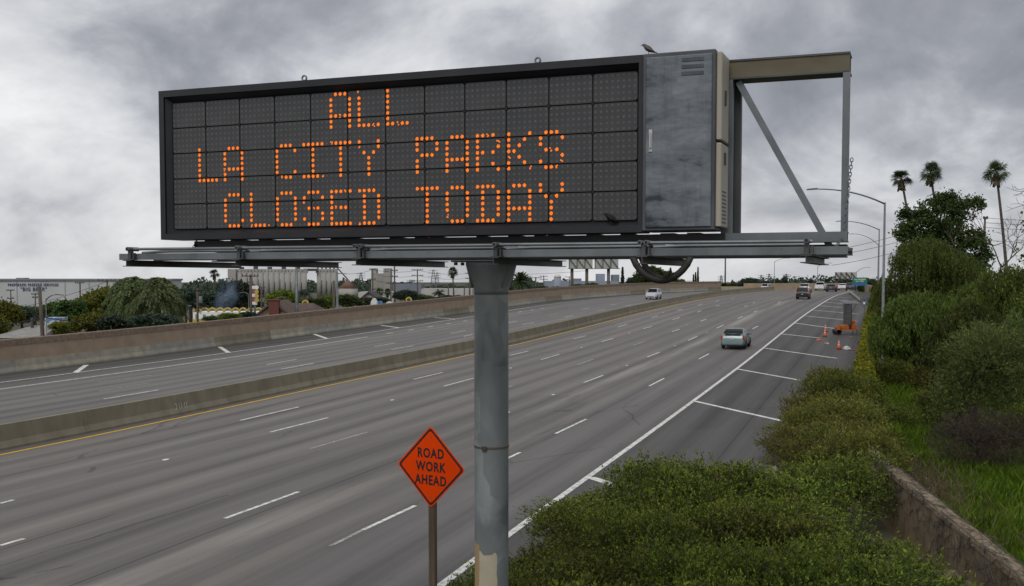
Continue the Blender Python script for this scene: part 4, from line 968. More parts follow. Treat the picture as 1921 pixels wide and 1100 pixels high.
LF_IVY = LEAF('ivy_leaf', (.085,.105,.008), (.23,.24,.012), (.33,.30,.03), .3)
LF_GRASS = LEAF('grass_blade', (.0517,.0943,.0069), (.1207,.2012,.0115), (.2070,.2415,.0345), .4)
LF_TWIG = LEAF('dry_twig', (.022,.014,.012), (.060,.040,.034), None, .0)
LF_DRY = LEAF('dry_grass', (.08,.065,.03), (.17,.14,.08), None, .2)
LF_PALM = LEAF('palm_leaf', (.0232,.0406,.0174), (.0725,.1044,.0348), (.1305,.1450,.0580), .2)
LF_QUEEN = LEAF('queen_palm_leaf', (.0435,.0725,.0290), (.1232,.1668,.0580), (.2175,.2030,.0580), .3)
LF_DEAD = LEAF('dead_frond', (.07,.05,.03), (.15,.11,.065), None, .1)
LF_YEL = LEAF('yellow_green_leaf', (.0725,.0943,.0145), (.1668,.1812,.0261), (.3190,.2610,.0290), .35)
LF_MID = LEAF('mid_green_leaf', (.0362,.0696,.0203), (.0899,.1421,.0348), (.1450,.1885,.0435), .3)
LF_FAR = LEAF('far_dark_leaf', (.0261,.0464,.0319), (.0653,.0943,.0580), None, .25)

def shoots(base, dirs, ln, per, leaf, wd, spread=.5):
    """leafy shoots: each carries per leaves"""
    global LAST_T
    n = len(base); t = rng.uniform(0,1,(n,per)); LAST_T = t; L_ = (ln*rng.uniform(.6,1.4,n))[:,None]
    ax = unit(dirs); C = base[:,None,:] + ax[:,None,:]*(t*L_)[...,None]
    rad = rng.normal(size=(n,per,3)); rad -= ax[:,None,:]*(rad*ax[:,None,:]).sum(-1, keepdims=True)
    rad /= np.linalg.norm(rad, axis=-1, keepdims=True)
    A = ax[:,None,:]*.8 + rad*spread*1.6; C = C + unit(A.reshape(-1,3)).reshape(n,per,3)*leaf*.4
    return C.reshape(-1,3), A.reshape(-1,3)
def shrubmesh(name, r, h, nsh, per, leaf=.06, wd=.022, ln=.2, nl=11):
    lobes = []
    for i in range(nl):
        a = random.uniform(0, 6.28); d = random.uniform(.15,.75)*r; q = random.uniform(.30,.52)
        lobes.append((d*math.cos(a), d*math.sin(a), h*random.uniform(.40,.72), r*q, r*q, h*random.uniform(.24,.36)))
    lobes.append((0,0,h*.30,r*.8,r*.8,h*.32))
    p, d = crown_points(lobes, nsh, 1, .05, (.55,1.05), inner=.12)
    keep = p[:,2] > .05; p, d = p[keep], d[keep]
    dr = unit(d*.55 + np.array([0,0,.75]) + rng.normal(size=d.shape)*.45)
    C, A = shoots(p, dr, ln, per, leaf, wd)
    n = len(C); me = leafmesh(name, C, A, leaf*rng.uniform(.6,1.3,n), wd*rng.uniform(.7,1.3,n))
    tt = LAST_T.ravel(); dep = np.repeat(p[:,2]/h, per); tip = (tt > .62) & (rng.random(n) < .35 + .5*dep)
    idx = tip.astype(np.int32)
    # bare twigs poking through and brown dead sprays
    dead = np.repeat(rng.random(len(p)) < .022, per); idx[dead] = 2
    me.polygons.foreach_set('material_index', idx); return me
SH = [shrubmesh('shrub', r_, h_, ns, 9, .062, .024, .20) for r_, h_, ns in ((1.25,1.5,3400),(1.4,1.7,3800),(1.1,1.35,3000),(1.5,1.6,4000),(1.3,1.75,3600))]
SHF = [shrubmesh('shrub', r_, h_, ns, 7, .085, .032, .24) for r_, h_, ns in ((1.3,1.6,2200),(1.5,1.8,2500),(1.2,1.5,2000))]
SH2 = [m_.copy() for m_ in SHF]
for m_ in SH + SHF: m_.materials.append(LF_SHRUB); m_.materials.append(LF_TIP); m_.materials.append(LF_DEAD)
for m_ in SH2: m_.materials.append(LF_SHRUB2); m_.materials.append(LF_TIP2); m_.materials.append(LF_DEAD)
def stemmesh():
    m = MB()
    for k in range(16):
        a_ = random.uniform(0,6.28); q = random.uniform(.5,1.15); h_ = random.uniform(.9,1.5)
        m.tube([(0,0,0),(math.cos(a_)*q*.4,math.sin(a_)*q*.4,h_*.45),(math.cos(a_+.3)*q*.8,math.sin(a_+.3)*q*.8,h_*.8),(math.cos(a_+.2)*q,math.sin(a_+.2)*q,h_)], [.022,.015,.009,.004], 4, False)
    return m.mesh('stems')
STM = [stemmesh() for _ in range(3)]
def put_shrub(me, x, y, z, s, sz, label, group):
    o = ob('shrub', me, None, None, (x, y, z), (0,0,random.uniform(0,6.28)), (s, s, sz)); ob('stems', random.choice(STM), BARK, o); return tag(o, label, 'shrub', group)
LB_A = 'dense dark green shrub in the bank of shrubs around the foot of the sign pole'
LB_B = 'olive shrub in the clump between the right shoulder and the tan wall'
placed = []
def area(x, Y, xl, xw):
    if x - xl < 1.5: return 'green shrub at the left margin of the bank, beside the white edge line'
    if xw - x < 3.6: return 'dark green shrub of the bank in the row next to the tan wall'
    if Y < 18: return 'dense green shrub of the bank at the bottom of the view'
    if Y > 25: return 'green shrub at the far margin of the bank, next to the pavement'
    return 'dense green shrub in the middle of the bank right of the sign pole'
def far_enough(x, y, dmin):
    return all((x-a)**2 + (y-b)**2 > dmin*dmin for a, b in placed)
tries = 0
while tries < 6000:
    tries += 1; Y = random.uniform(10.5, 52.5); xw = wallx(Y); e = float(EDGE(Y))
    if Y < 30: xl = e + 1.95 + (.5 if Y > 19 else 0)
    elif Y < 33: continue
    else: xl = e + 6.6
    if Y < 33 and Y > 28.5: continue
    mg = .5 if Y > 29.5 else 1.0
    x = random.uniform(xl, xw-mg)
    if xw - mg < xl: continue
    dm = 1.30 if Y < 33 else 1.35
    if not far_enough(x, Y, dm): continue
    # keep the shrubs low beside the pavement, taller in the middle of the bank; leave the wall face clear near the camera
    de = x - xl
    if Y < 27 and xw - x < (2.2 if Y > 20.5 else 2.5): continue
    hgt = .62 + .40*min(1, de/2.2)
    if Y < 18: hgt *= 1.08
    if Y >= 33: hgt = .62 + .30*min(1, de/2.0) + (.34 if Y > 40 else 0)
    if Y > 46: hgt += .12
    placed.append((x, Y)); s = .90 + .45*random.random()
    if Y < 33: put_shrub(random.choice(SH if Y < 24 else SHF), x, Y, -.08, s, hgt*random.uniform(.82,1.22), area(x, Y, xl, xw), 'shrubs on the bank below the sign')
    else: put_shrub(random.choice(SH2 if random.random() < .75 else SHF), x, Y, -.05, s, hgt*random.uniform(.88,1.18), LB_B, 'shrubs between the shoulder and the wall')
put_shrub(SH2[0], wallx(32.2)-.45, 32.2, -.05, .8, 1.12, LB_B, 'shrubs between the shoulder and the wall'); put_shrub(SH2[1], wallx(34)-.3, 34.0, -.05, .85, 1.0, LB_B, 'shrubs between the shoulder and the wall')
# low sprigs by the sign post and pole
for x, y, s in ((-1.0,18.3,.55),(-.3,15.9,.85),(-1.35,16.6,.75),(.5,16.2,.9),(-.75,19.6,.45),(-1.9,14.6,.8),(.55,13.2,1.0),(-.9,14.0,.95)):
    put_shrub(SH[2], x, y, -.05, s, s*1.12, LB_A, 'shrubs on the bank below the sign')
# pale dirt at the pavement's end
MB().add([(float(EDGE(31))+4.6,30.2,.012),(float(EDGE(31))+7.6,31.0,.012),(float(EDGE(37))+6.6,38.5,.012),(float(EDGE(35))+5.4,35.0,.012),(float(EDGE(33))+4.9,32.4,.012)],[(0,1,2,3,4)]).build('dirt_patch', DIRT)['kind'] = 'structure'

# ivy over the far run of the right wall
def ivy():
    n = 42000; yy = 50 + (WY[-1]-50)*rng.random(n)**1.5; s = rng.random(n)
    xw = np.interp(yy, WY, WX); zz_ = np.interp(yy, _Yd, _zs)
    # around the profile: left face 0..0.62, top 0.62..1
    bulge = .16 + .12*np.sin(yy*1.3)*np.sin(yy*.37+1) + rng.normal(size=n)*.06
    on_top = s > .5
    x = np.where(on_top, xw + rng.uniform(-.45,.45,n), xw - .18 - bulge - .1*rng.random(n)); z = np.where(on_top, zz_ + 1.5 + bulge*.8, zz_ + 1.6*rng.random(n)**.7)
    C = np.stack([x, yy, z], 1); A = rng.normal(size=(n,3)) + np.array([-.5,0,-.5])
    o = ob('ivy', leafmesh('ivy', C, A, .17*rng.uniform(.6,1.3,n), .14*rng.uniform(.6,1.3,n)), LF_IVY); tag(o, 'yellow green ivy hedge smothering the wall beside the orange trailer', 'ivy')
ivy()
# dead vines on the near wall
vm = MB()
for k in range(560):
    Y = random.uniform(9, 31); z = random.uniform(.9,1.52); side = random.random() < .62
    th = random.uniform(-.6,.6) - (.5 if side else 0); pts = []; x = random.uniform(-.2,.2)
    for j in range(random.randint(5,13)):
        xw = wallx(Y)
        if side: pts.append((xw-.132-.02*random.random() if z < 1.35 else xw-.158, Y, min(z,1.5)))
        else: pts.append((xw+max(-.14,min(.14,x)), Y, 1.51+.02*random.random()))
        th += random.uniform(-.7,.7); st = .16; Y += math.cos(th)*st*(1 if k % 2 else -1); z = min(1.5, max(.25, z + math.sin(th)*st*.8)); x += math.sin(th)*st*.5
    vm.tube(pts, random.uniform(.0025,.007), 4, False)
vm.build('dead_vine', M('dead_vine', (.05,.042,.036), .9, col2=(.12,.105,.09), scale=4), rwall)['kind'] = 'stuff'

# grass behind the right wall
def grass():
    n = 210000
    yy = 12 + 78*rng.random(n)**1.7; xw = np.interp(yy, WY, WX); off = .35 + rng.random(n)*np.minimum(28, 5+yy*.32)
    x = xw + off; z = np.interp(yy, _Yd, _zs) - .05
    patch = .5 + .5*np.sin(x*.9+1.3*np.sin(yy*.5))*np.sin(yy*.63+.7*np.sin(x*.8)); h = (.22 + .42*patch**1.5)*rng.uniform(.5,1.3,n)*np.clip(off*1.5,.35,1)
    wd = .0045 + .00036*yy
    lean = rng.normal(size=(n,2))*.28; a = rng.uniform(0,6.28,n); dx, dy = np.cos(a)*wd, np.sin(a)*wd
    b0 = np.stack([x-dx,yy-dy,z],1); b1 = np.stack([x+dx,yy+dy,z],1)
    m1 = np.stack([x+dx*.8+lean[:,0]*h*.4,yy+dy*.8+lean[:,1]*h*.4,z+h*.6],1); tp = np.stack([x+lean[:,0]*h,yy+lean[:,1]*h,z+h],1)
    V = np.stack([b0,b1,m1,tp],1).reshape(-1,3)
    tag(ob('grass', quadmesh('grass', V, n), LF_GRASS), 'tall bright green grass behind the tan wall', 'grass', None, 'stuff')
    n = 2600; yy = rng.normal(30,3,n); x = np.interp(yy, WY, WX) + .5 + np.abs(rng.normal(size=n))*1.0; h = rng.uniform(.4,1.0,n); z = np.zeros(n)
    C = np.stack([x,yy,h*.6],1); tag(ob('dry_weeds', leafmesh('dry_weeds', C, rng.normal(size=(n,3))*.5+np.array([0,0,1]), h*.7, .02), LF_DRY), 'patch of dry brown weeds at the head of the tan wall', 'weeds')
grass()

# --- trees
def limb_set(lobes, h0, r0, nl=7):
    m = MB(); top_ = max(l[2] for l in lobes)
    m.tube([(0,0,-.3),(.06*r0,.1*r0,h0*.5),(.2*r0,-.1*r0,h0)], [r0*1.35,r0,r0*.8], 10)
    for k in range(min(nl, len(lobes))):
        l_ = lobes[k]; mid = (l_[0]*.4, l_[1]*.4, h0+(l_[2]-h0)*.55)
        m.tube([(.1*r0,0,h0*.85), mid, (l_[0],l_[1],l_[2]+l_[5]*.3)], [r0*.6,r0*.4,r0*.12], 7)
        for q in range(3):
            d = sph(1)[0]; m.tube([mid, (mid[0]+d[0]*l_[3]*.5, mid[1]+d[1]*l_[4]*.5, l_[2]), (l_[0]+d[0]*l_[3]*.8, l_[1]+d[1]*l_[4]*.8, l_[2]+d[2]*l_[5]*.7)], [r0*.25,r0*.16,r0*.05], 5)
    return m
def tree(name, label, base, lobes, h0, r0, nclump, per, sig, leaf, wd, mat_, cat='tree', group=None, mode='clump', strand=1.2, inner=.25):
    t = thing(name, label, cat, base, 0, group)
    limb_set(lobes, h0, r0).build('trunk', BARK, t, True)
    if mode == 'clump':
        p, d = crown_points(lobes, nclump, per, sig, inner=inner); A = d*.5 + rng.normal(size=p.shape)*.7 + np.array([0,0,-.15])
    else:       # weeping strands
        p0, d0 = crown_points(lobes, nclump, 1, sig, (.70,1.05), inner=.2)
        ln = strand*rng.uniform(.4,1.3,len(p0)); tt = rng.random((len(p0), per))
        hx = d0[:,:2]*rng.uniform(.05,.35,len(p0))[:,None]
        p = np.stack([p0[:,None,0]+hx[:,None,0]*np.sqrt(tt)*ln[:,None], p0[:,None,1]+hx[:,None,1]*np.sqrt(tt)*ln[:,None], p0[:,None,2]+.12*strand-tt**1.15*ln[:,None]], -1).reshape(-1,3)
        p += rng.normal(size=p.shape)*.05
        A = rng.normal(size=p.shape)*.38 + np.array([0,0,-1.0])
        keep = p[:,2] > .15; p, A = p[keep], A[keep]
    n = len(p); ob('crown', leafmesh('crown', p, A, leaf*rng.uniform(.6,1.35,n), wd*rng.uniform(.6,1.3,n)), mat_, t)
    return t
def rl(n, cx, cy, cz, sx, sy, sz, r0, r1):
    out_ = []
    for _ in range(n):
        d = sph(1)[0]*random.random()**.4; r_ = random.uniform(r0, r1); out_.append((cx+d[0]*sx, cy+d[1]*sy, cz+d[2]*sz, r_*1.1, r_*1.1, r_*.85))
    return out_
def at(px, Y): return P(px, 525, Y).x
def gz(Y): return zr(min(Y,262))-.1
# pepper trees in the right-hand mass (px, top y, Y, half-width px, label, material)
PEP = [(1728,548,62,96,'pepper tree nearest the tall lamp, pale drooping foliage',LF_PEP), (1818,572,52,76,'weeping pepper tree in the middle of the right-hand thicket, in front of the dark tree',LF_PEP2),
       (1902,502,58,108,'tall weeping pepper tree at the right edge below the third palm',LF_PEP), (1738,446,95,100,'olive drooping tree behind the tall lamp, left of and below the dark crown',LF_PEP),
       (1795,472,102,62,'olive drooping tree right of and behind the one below the dark crown',LF_PEP2), (1670,552,112,34,'small drooping tree at the left end of the thicket beside the ivy',LF_PEP), (1955,560,46,72,'weeping pepper tree cut by the right edge of the view',LF_PEP2),
       (1850,528,78,72,'drooping tree between the dark crown and the right-hand pepper trees',LF_PEP)]
for px, ty, Y, hw_, lab, mt in PEP:
    x = at(px, Y); zt = P(px, ty, Y).z; z0 = gz(Y); hh = zt - z0; rr_ = hw_*Y/F
    lobes = [(0,0,hh*.45,rr_*.55,rr_*.55,hh*.28)]
    for k in range(20):     # billowing heads over a dome, lower ones hanging in front
        a_ = k*2.39996 + random.uniform(-.3,.3); el_ = random.uniform(-.1,1.45); q_ = random.uniform(.20,.34)
        lobes.append((math.cos(a_)*math.cos(el_)*rr_*.72, math.sin(a_)*math.cos(el_)*rr_*.72, hh*(.40+.42*math.sin(el_)), rr_*q_*1.15, rr_*q_*1.15, min(rr_*q_, hh*.16)))
    top_ = max(l[2]+l[5] for l in lobes); lobes = [(a,b,c*hh/top_,d,e,f*hh/top_) for a,b,c,d,e,f in lobes]
    tree('pepper_tree', lab, (x,Y,z0), lobes, hh*.25, .28, 3000, 22, .10, .17+.0008*Y, .034+.0004*Y, mt, group='pepper trees behind the wall', mode='weep', strand=hh*.17)
# dark broad-leaved tree
Y = 112; z0 = gz(Y); x = at(1762, Y); s_ = Y/F
def L_(px, py, rx, rz, dy=0): 
    q = P(px, py, Y); return (q.x-x, dy, q.z-z0, rx*s_, rx*s_*.9, rz*s_)
fl_ = [L_(1725,430,38,36),L_(1760,405,42,34,-.6),L_(1795,395,34,28,.4),L_(1825,385,18,16),L_(1700,445,24,26),L_(1790,450,44,40,-.4),L_(1820,470,32,34),L_(1750,470,44,34),L_(1840,490,22,24),L_(1690,400,14,14),L_(1775,375,16,12),L_(1800,500,40,24),L_(1715,480,34,22)]
tree('ficus_tree', 'tall dark green broad-leaved tree towering over the thicket below the palms', (x,Y,z0), fl_, 6.0, .45, 430, 62, .32, .34, .17, LF_FIC, inner=.35)
# light green shrub in front and brown thicket
Y = 42; x = at(1835, Y); h_ = P(1835,605,Y).z
mm2 = shrubmesh('crown', 2.15, h_, 5200, 8, .15, .035, .45, 9); mm2.materials.append(LF_LIGHT); mm2.materials.append(LF_LIGHT); mm2.materials.append(LF_LIGHT)
t = thing('acacia_shrub', 'feathery pale green shrub in front of the pepper trees at right', 'shrub', (x,Y,-.05)); ob('crown', mm2, None, t); limb_set([(random.uniform(-1,1),random.uniform(-1,1),h_*.6,.6,.6,.6) for _ in range(6)], .5, .07, 6).build('stem', BARK, t)
def twigs(n, cx, cy, cz, rx, ry, rz, ln, wd):
    d = sph(n)*rng.random((n,1))**.45; C = d*np.array([rx,ry,rz]) + np.array([cx,cy,cz]); A = unit(d)*.6 + rng.normal(size=(n,3))*.6 + np.array([0,0,.25]); return C, A, ln*rng.uniform(.4,1.4,n), wd
Y = 36.5; x = at(1850, Y)
t = thing('bare_thicket', 'dark brownish purple bare thicket below the pale shrub', 'shrub', (x,Y,0)); C, A, l_, w_ = twigs(9000, 0,0,.95, 1.9,1.5,1.05, .36, .009); C[:,2] = np.abs(C[:,2])
ob('twigs', leafmesh('twigs', C, A, l_, w_), LF_TWIG, t); limb_set([(random.uniform(-1.2,1.2),random.uniform(-.8,.8),1.3,.6,.6,.5) for _ in range(7)], .3, .05, 7).build('stem', BARK, t)
for (px, Y, r_, h_, lab) in ((1655,60,1.4,1.6,'low dark shrub at the foot of the thicket beside the ivy'),(1690,46,1.3,.9,'low weedy shrub in the grass beyond the tan wall'),(1735,60,1.8,1.4,'dark undergrowth shrub under the pepper tree nearest the lamp'),(1790,47,1.6,1.5,'undergrowth shrub left of the pale feathery shrub'),(1905,40,1.6,1.9,'undergrowth shrub at the right edge beside the bare thicket')):
    o = ob('shrub', random.choice(SH2[:1]+SHF), None, None, (at(px,Y),Y,gz(Y)+.05), (0,0,random.random()*6), (r_/1.3,r_/1.3,h_/1.6)); tag(o, lab, 'shrub')

# bare branching
def branch(m, p, d, ln, r, depth, tips):
    if depth == 0 or r < .003: tips.append(p); return
    pts = [p]; q = p.copy(); dd = d.copy()
    for k in range(3):
        dd = (dd + Vector(rng.normal(size=3))*.16).normalized(); q = q + dd*ln/3; pts.append(q.copy())
    m.tube(pts, [r, r*.9, r*.8, r*.68], 5, False)
    for k in range(2 if random.random() < .6 else 3):
        nd = (dd + Vector(rng.normal(size=3))*.55 + Vector((0,0,.08))).normalized(); branch(m, q, nd, ln*random.uniform(.62,.85), r*.66, depth-1, tips)
Y = 104; x = at(1838,Y); t = thing('bare_tree', 'leafless pale tree between the dark crown and the third palm', 'tree', (x,Y,gz(Y))); m = MB(); tips = []
hh = P(1838,400,Y).z - gz(Y); branch(m, Vector((0,0,0)), Vector((0,0,1)), hh*.36, .16, 7, tips); m.build('trunk', BARK, t)
# sycamore reaching in from the right edge
Y = 34; t = thing('sycamore_tree', 'leafy branches of a tree reaching in at the right edge against the sky', 'tree', (at(1985,Y),Y,0)); m = MB(); tips = []
m.tube([(0,0,-.2),(0,.1,4),(-.1,0,9.5)], [.22,.18,.08], 8)
for py, ex_ in ((450,-.75),(500,-.7),(420,-.8),(470,-.95),(530,-.8),(360,-.95)):
    z = P(1950,py,Y).z; branch(m, Vector((-.02,0,z-.3)), Vector((ex_, -.1, .15)).normalized(), .42, .022, 3, tips)
bt = []; 
for py in (385, 345): branch(m, Vector((-.1,0,P(1950,py,Y).z)), Vector((-.95,0,.02)).normalized(), .55, .02, 4, bt)
m.build('trunk', BARK, t)
tp = np.array([list(v) for v in tips]); n = len(tp)*26; C = np.repeat(tp,26,0) + rng.normal(size=(n,3))*.15; ob('leaves', leafmesh('leaves', C, rng.normal(size=(n,3))+np.array([0,0,-.5]), .13*rng.uniform(.6,1.3,n), .10), LF_BRIGHT, t)

# fan palms
def fan_crown(rad, nf, dead=26):
    V = []; D = []
    for i in range(nf):
        az = random.uniform(0,6.28); el_ = random.uniform(-.75,1.35); d = Vector((math.cos(az)*math.cos(el_), math.sin(az)*math.cos(el_), math.sin(el_)))
        pl_ = rad*random.uniform(.22,.5); c = d*pl_; 
        side = d.cross(Vector((0,0,1))); side = side.normalized() if side.length > .1 else Vector((1,0,0)); side = Matrix.Rotation(random.uniform(-.7,.7), 3, d) @ side; nrm = side.cross(d)
        V.append([Vector((0,0,0))-side*.02, Vector((0,0,0))+side*.02, c+side*.02, c-side*.02])
        for k in range(13):
            a = (k-6)/6*1.25; bd = (d*math.cos(a) + side*math.sin(a)).normalized(); e = c + bd*rad*.55*random.uniform(.85,1.1); e.z -= rad*.16*random.uniform(.4,1.4)*(abs(a)+.5)
            mid = c + bd*rad*.28; o = bd.cross(nrm).normalized()*rad*.022
            V.append([c, mid+o, e, mid-o])
    for i in range(dead):
        az = random.uniform(0,6.28); q = Vector((math.cos(az),math.sin(az),0)); s_ = Vector((-q.y,q.x,0))*rad*.09
        a = q*rad*.12 + Vector((0,0,-.05*rad)); b = q*rad*random.uniform(.18,.38) + Vector((0,0,-rad*random.uniform(.5,.95)))
        D.append([a-s_*.3, a+s_*.3, b+s_, b-s_])
    f = lambda W_, nm: quadmesh(nm, np.array([[list(p) for p in q] for q in W_]).reshape(-1,3), len(W_))
    return f(V, 'crown'), f(D, 'dead_skirt')
FC = [fan_crown(1.95, 46), fan_crown(1.95, 48), fan_crown(2.0, 44)]
def fan_palm(label, cx_, cy_, bx_, by_, Y, k, s=1.0, group='fan palms', z0=None, r=.2, name='fan_palm'):
    c = P(cx_, cy_, Y); q = P(bx_, by_, Y); z0 = gz(Y) if z0 is None else z0
    sl_ = (q.x-c.x)/(c.z-q.z); bx0 = c.x + sl_*(c.z-z0)*.9
    t = thing(name, label, 'palm tree', (bx0, Y, z0), 0, group); h = c.z - z0; dx = c.x - bx0
    MB().tube([(dx*(u_**1.25), 0, h*u_) for u_ in np.linspace(0,1,9)], [r*1.25-r*.55*u_ for u_ in np.linspace(0,1,9)], 8).build('trunk', PALMT, t, True)
    ob('crown', FC[k][0], LF_PALM, t, (dx,0,h), None, (s,s,s)); ob('dead_skirt', FC[k][1], LF_DEAD, t, (dx,0,h), None, (s,s,s)); return t
fan_palm('leftmost of the three tall fan palms above the thicket', 1691, 336, 1700, 390, 150, 0, .95)
fan_palm('middle one of the three tall fan palms above the thicket', 1745, 325, 1752, 372, 146, 1, 1.0)
fan_palm('rightmost tall fan palm, standing apart against the sky', 1869, 324, 1886, 485, 138, 2, 1.0)
fan_palm('distant thin fan palm left of the silos', 402, 514, 402, 540, 330, 0, 1.05, z0=-2, r=.25)
fan_palm('distant thin fan palm left of the sign pole', 849, 511, 851, 550, 280, 1, .95, z0=-2, r=.2)
fan_palm('small distant palm in front of the grain tower, left one', 712, 548, 712, 556, 250, 2, .7, z0=-2, r=.2); fan_palm('small distant palm in front of the grain tower, right one', 727, 549, 727, 556, 250, 1, .65, z0=-2, r=.2)
# feather palms
def feather_crown(rad, nf, droop, el0, el1, lf):
    V = []
    for i in range(nf):
        az = i*2.39996 + random.uniform(-.2,.2); el_ = random.uniform(el0, el1); d = Vector((math.cos(az)*math.cos(el_), math.sin(az)*math.cos(el_), math.sin(el_))); sd_ = Vector((-math.sin(az),math.cos(az),0))
        prev = Vector((0,0,0)); n_ = 14; ln = rad*random.uniform(.85,1.1)
        for k in range(1, n_+1):
            u_ = k/n_; p = d*ln*u_ + Vector((0,0,-droop*ln*u_*u_)); w_ = Vector((0,0,.012*rad))
            V.append([prev-w_, prev+w_, p+w_, p-w_]); 
            for s in (-1,1):
                for q in range(2):
                    b_ = prev.lerp(p, q/2+.2); L0 = lf*rad*(1-abs(u_-.45)*1.1)*random.uniform(.8,1.15); e = b_ + sd_*s*L0*.55 + d*L0*.35 + Vector((0,0,-L0*random.uniform(.25,.9)*droop*1.3)); m_ = b_.lerp(e,.5); tk = (p-prev).normalized()*.022*rad
                    V.append([b_, m_+tk, e, m_-tk])
            prev = p
    return quadmesh('crown', np.array([[list(p) for p in q] for q in V]).reshape(-1,3), len(V))
def feather_palm(label, px, py, Y, rad, nf, droop, el0, el1, lf, z0, r, mt, name='queen_palm', group=None):
    c = P(px, py, Y); t = thing(name, label, 'palm tree', (c.x, Y, z0), 0, group)
    MB().tube([(0,0,0),(.05,0,(c.z-z0)*.5),(0,0,c.z-z0)], [r*1.2,r,r*.9], 8).build('trunk', PALMT, t, True); ob('crown', feather_crown(rad,nf,droop,el0,el1,lf), mt, t, (0,0,c.z-z0)); return t
feather_palm('left one of the twin drooping queen palms in front of the warehouse', 247, 538, 112, 3.4, 95, .85, -.75, 1.5, .36, -2.2, .17, LF_QUEEN)
feather_palm('right one of the twin drooping queen palms in front of the warehouse', 298, 540, 108, 3.3, 95, .85, -.75, 1.5, .36, -2.2, .17, LF_QUEEN)
feather_palm('stiff bushy palm just right of the sign pole', 976, 527, 170, 2.3, 60, .35, -.7, 1.4, .30, -2.2, .3, LF_PALM, 'date_palm')
feather_palm('small palm on the skyline left of the green sign, left one', 1523, 531, 290, 2.2, 26, .6, -.3, 1.3, .35, -1.5, .2, LF_FAR, 'date_palm'); feather_palm('small palm on the skyline left of the green sign, right one', 1551, 529, 290, 2.6, 30, .6, -.3, 1.3, .35, -1.5, .2, LF_FAR, 'date_palm')
feather_palm('small palm beside the diner', 571, 549, 210, 2.0, 26, .6, -.3, 1.3, .35, -2.2, .2, LF_FAR, 'date_palm'); feather_palm('dark palm left of the smoke', 357, 565, 165, 2.8, 30, .5, -.4, 1.2, .35, -2.2, .25, LF_FAR, 'date_palm')
feather_palm('small palm by the pale sheds', 824, 550, 240, 2.0, 26, .6, -.3, 1.3, .35, -2.2, .2, LF_PALM, 'date_palm')

# far-off wood along the edge of the plain, one mass
def far_wood():
    n = 70000; px = rng.uniform(-300, 2250, n); Y = rng.uniform(700, 950, n); x = (px-CX)/F*Y
    hgt = 3.2 + 2.2*np.sin(x*.045+1) * np.sin(x*.013+2) + 1.6*np.sin(x*.21) + .9*np.sin(x*.53+Y*.1); hgt = np.maximum(hgt, 1.6)*np.where(px > 1250, 1.55, np.where(px < 345, .8, 1.45))
    z = -2.2 + hgt*rng.random(n)**1.15
    C = np.stack([x, Y, z],1); o = ob('distant_wood', leafmesh('distant_wood', C, rng.normal(size=(n,3)), rng.uniform(1.5,3.2,n), rng.uniform(1.2,2.4,n)), LF_FAR); tag(o, 'far dark line of trees along the skyline', 'trees', None, 'stuff')
far_wood()
# background trees: shared crowns, scaled per tree
def bgcrown(n, leaf, mode):
    lobes = [(0,0,0,.7,.7,.7)] + rl(9, 0,0,.05, .6,.6,.55, .28,.48)
    p, d = crown_points(lobes, n, 26, .09, inner=.3); return p/1.05, d*.5 + rng.normal(size=p.shape)*.8
BGP = [bgcrown(330, .1, 0) for _ in range(4)]
_bgc = {}
def bgtree(label, px, yt, yb, hw_, Y, mt, z0=-2.2, name='tree', group='trees beyond the far wall', leafs=.13):
    k = (random.randrange(4), mt.name)
    if k not in _bgc:
        p, A = BGP[k[0]]; n = len(p); me = leafmesh('crown', p, A, leafs*rng.uniform(.6,1.3,n), .075*rng.uniform(.6,1.3,n)); me.materials.append(mt); _bgc[k] = me
    a, b = P(px, yt, Y), P(px, yb, Y); rx = hw_*1.15*Y/F; rz = (a.z-b.z)/2*1.08
    t = thing(name, label, 'tree', (a.x, Y, z0), 0, group)
    ob('crown', _bgc[k], None, t, (0,0,b.z+rz-z0), (0,0,random.uniform(0,6.28)), (rx,rx,rz))
    MB().tube([(0,0,0),(.1*rx,0,max(.5,b.z-z0)),(0,0,b.z+rz-z0)], [.05*rx+.1,.04*rx+.08,.03*rx+.05], 6).build('trunk', BARK, t)
    return t
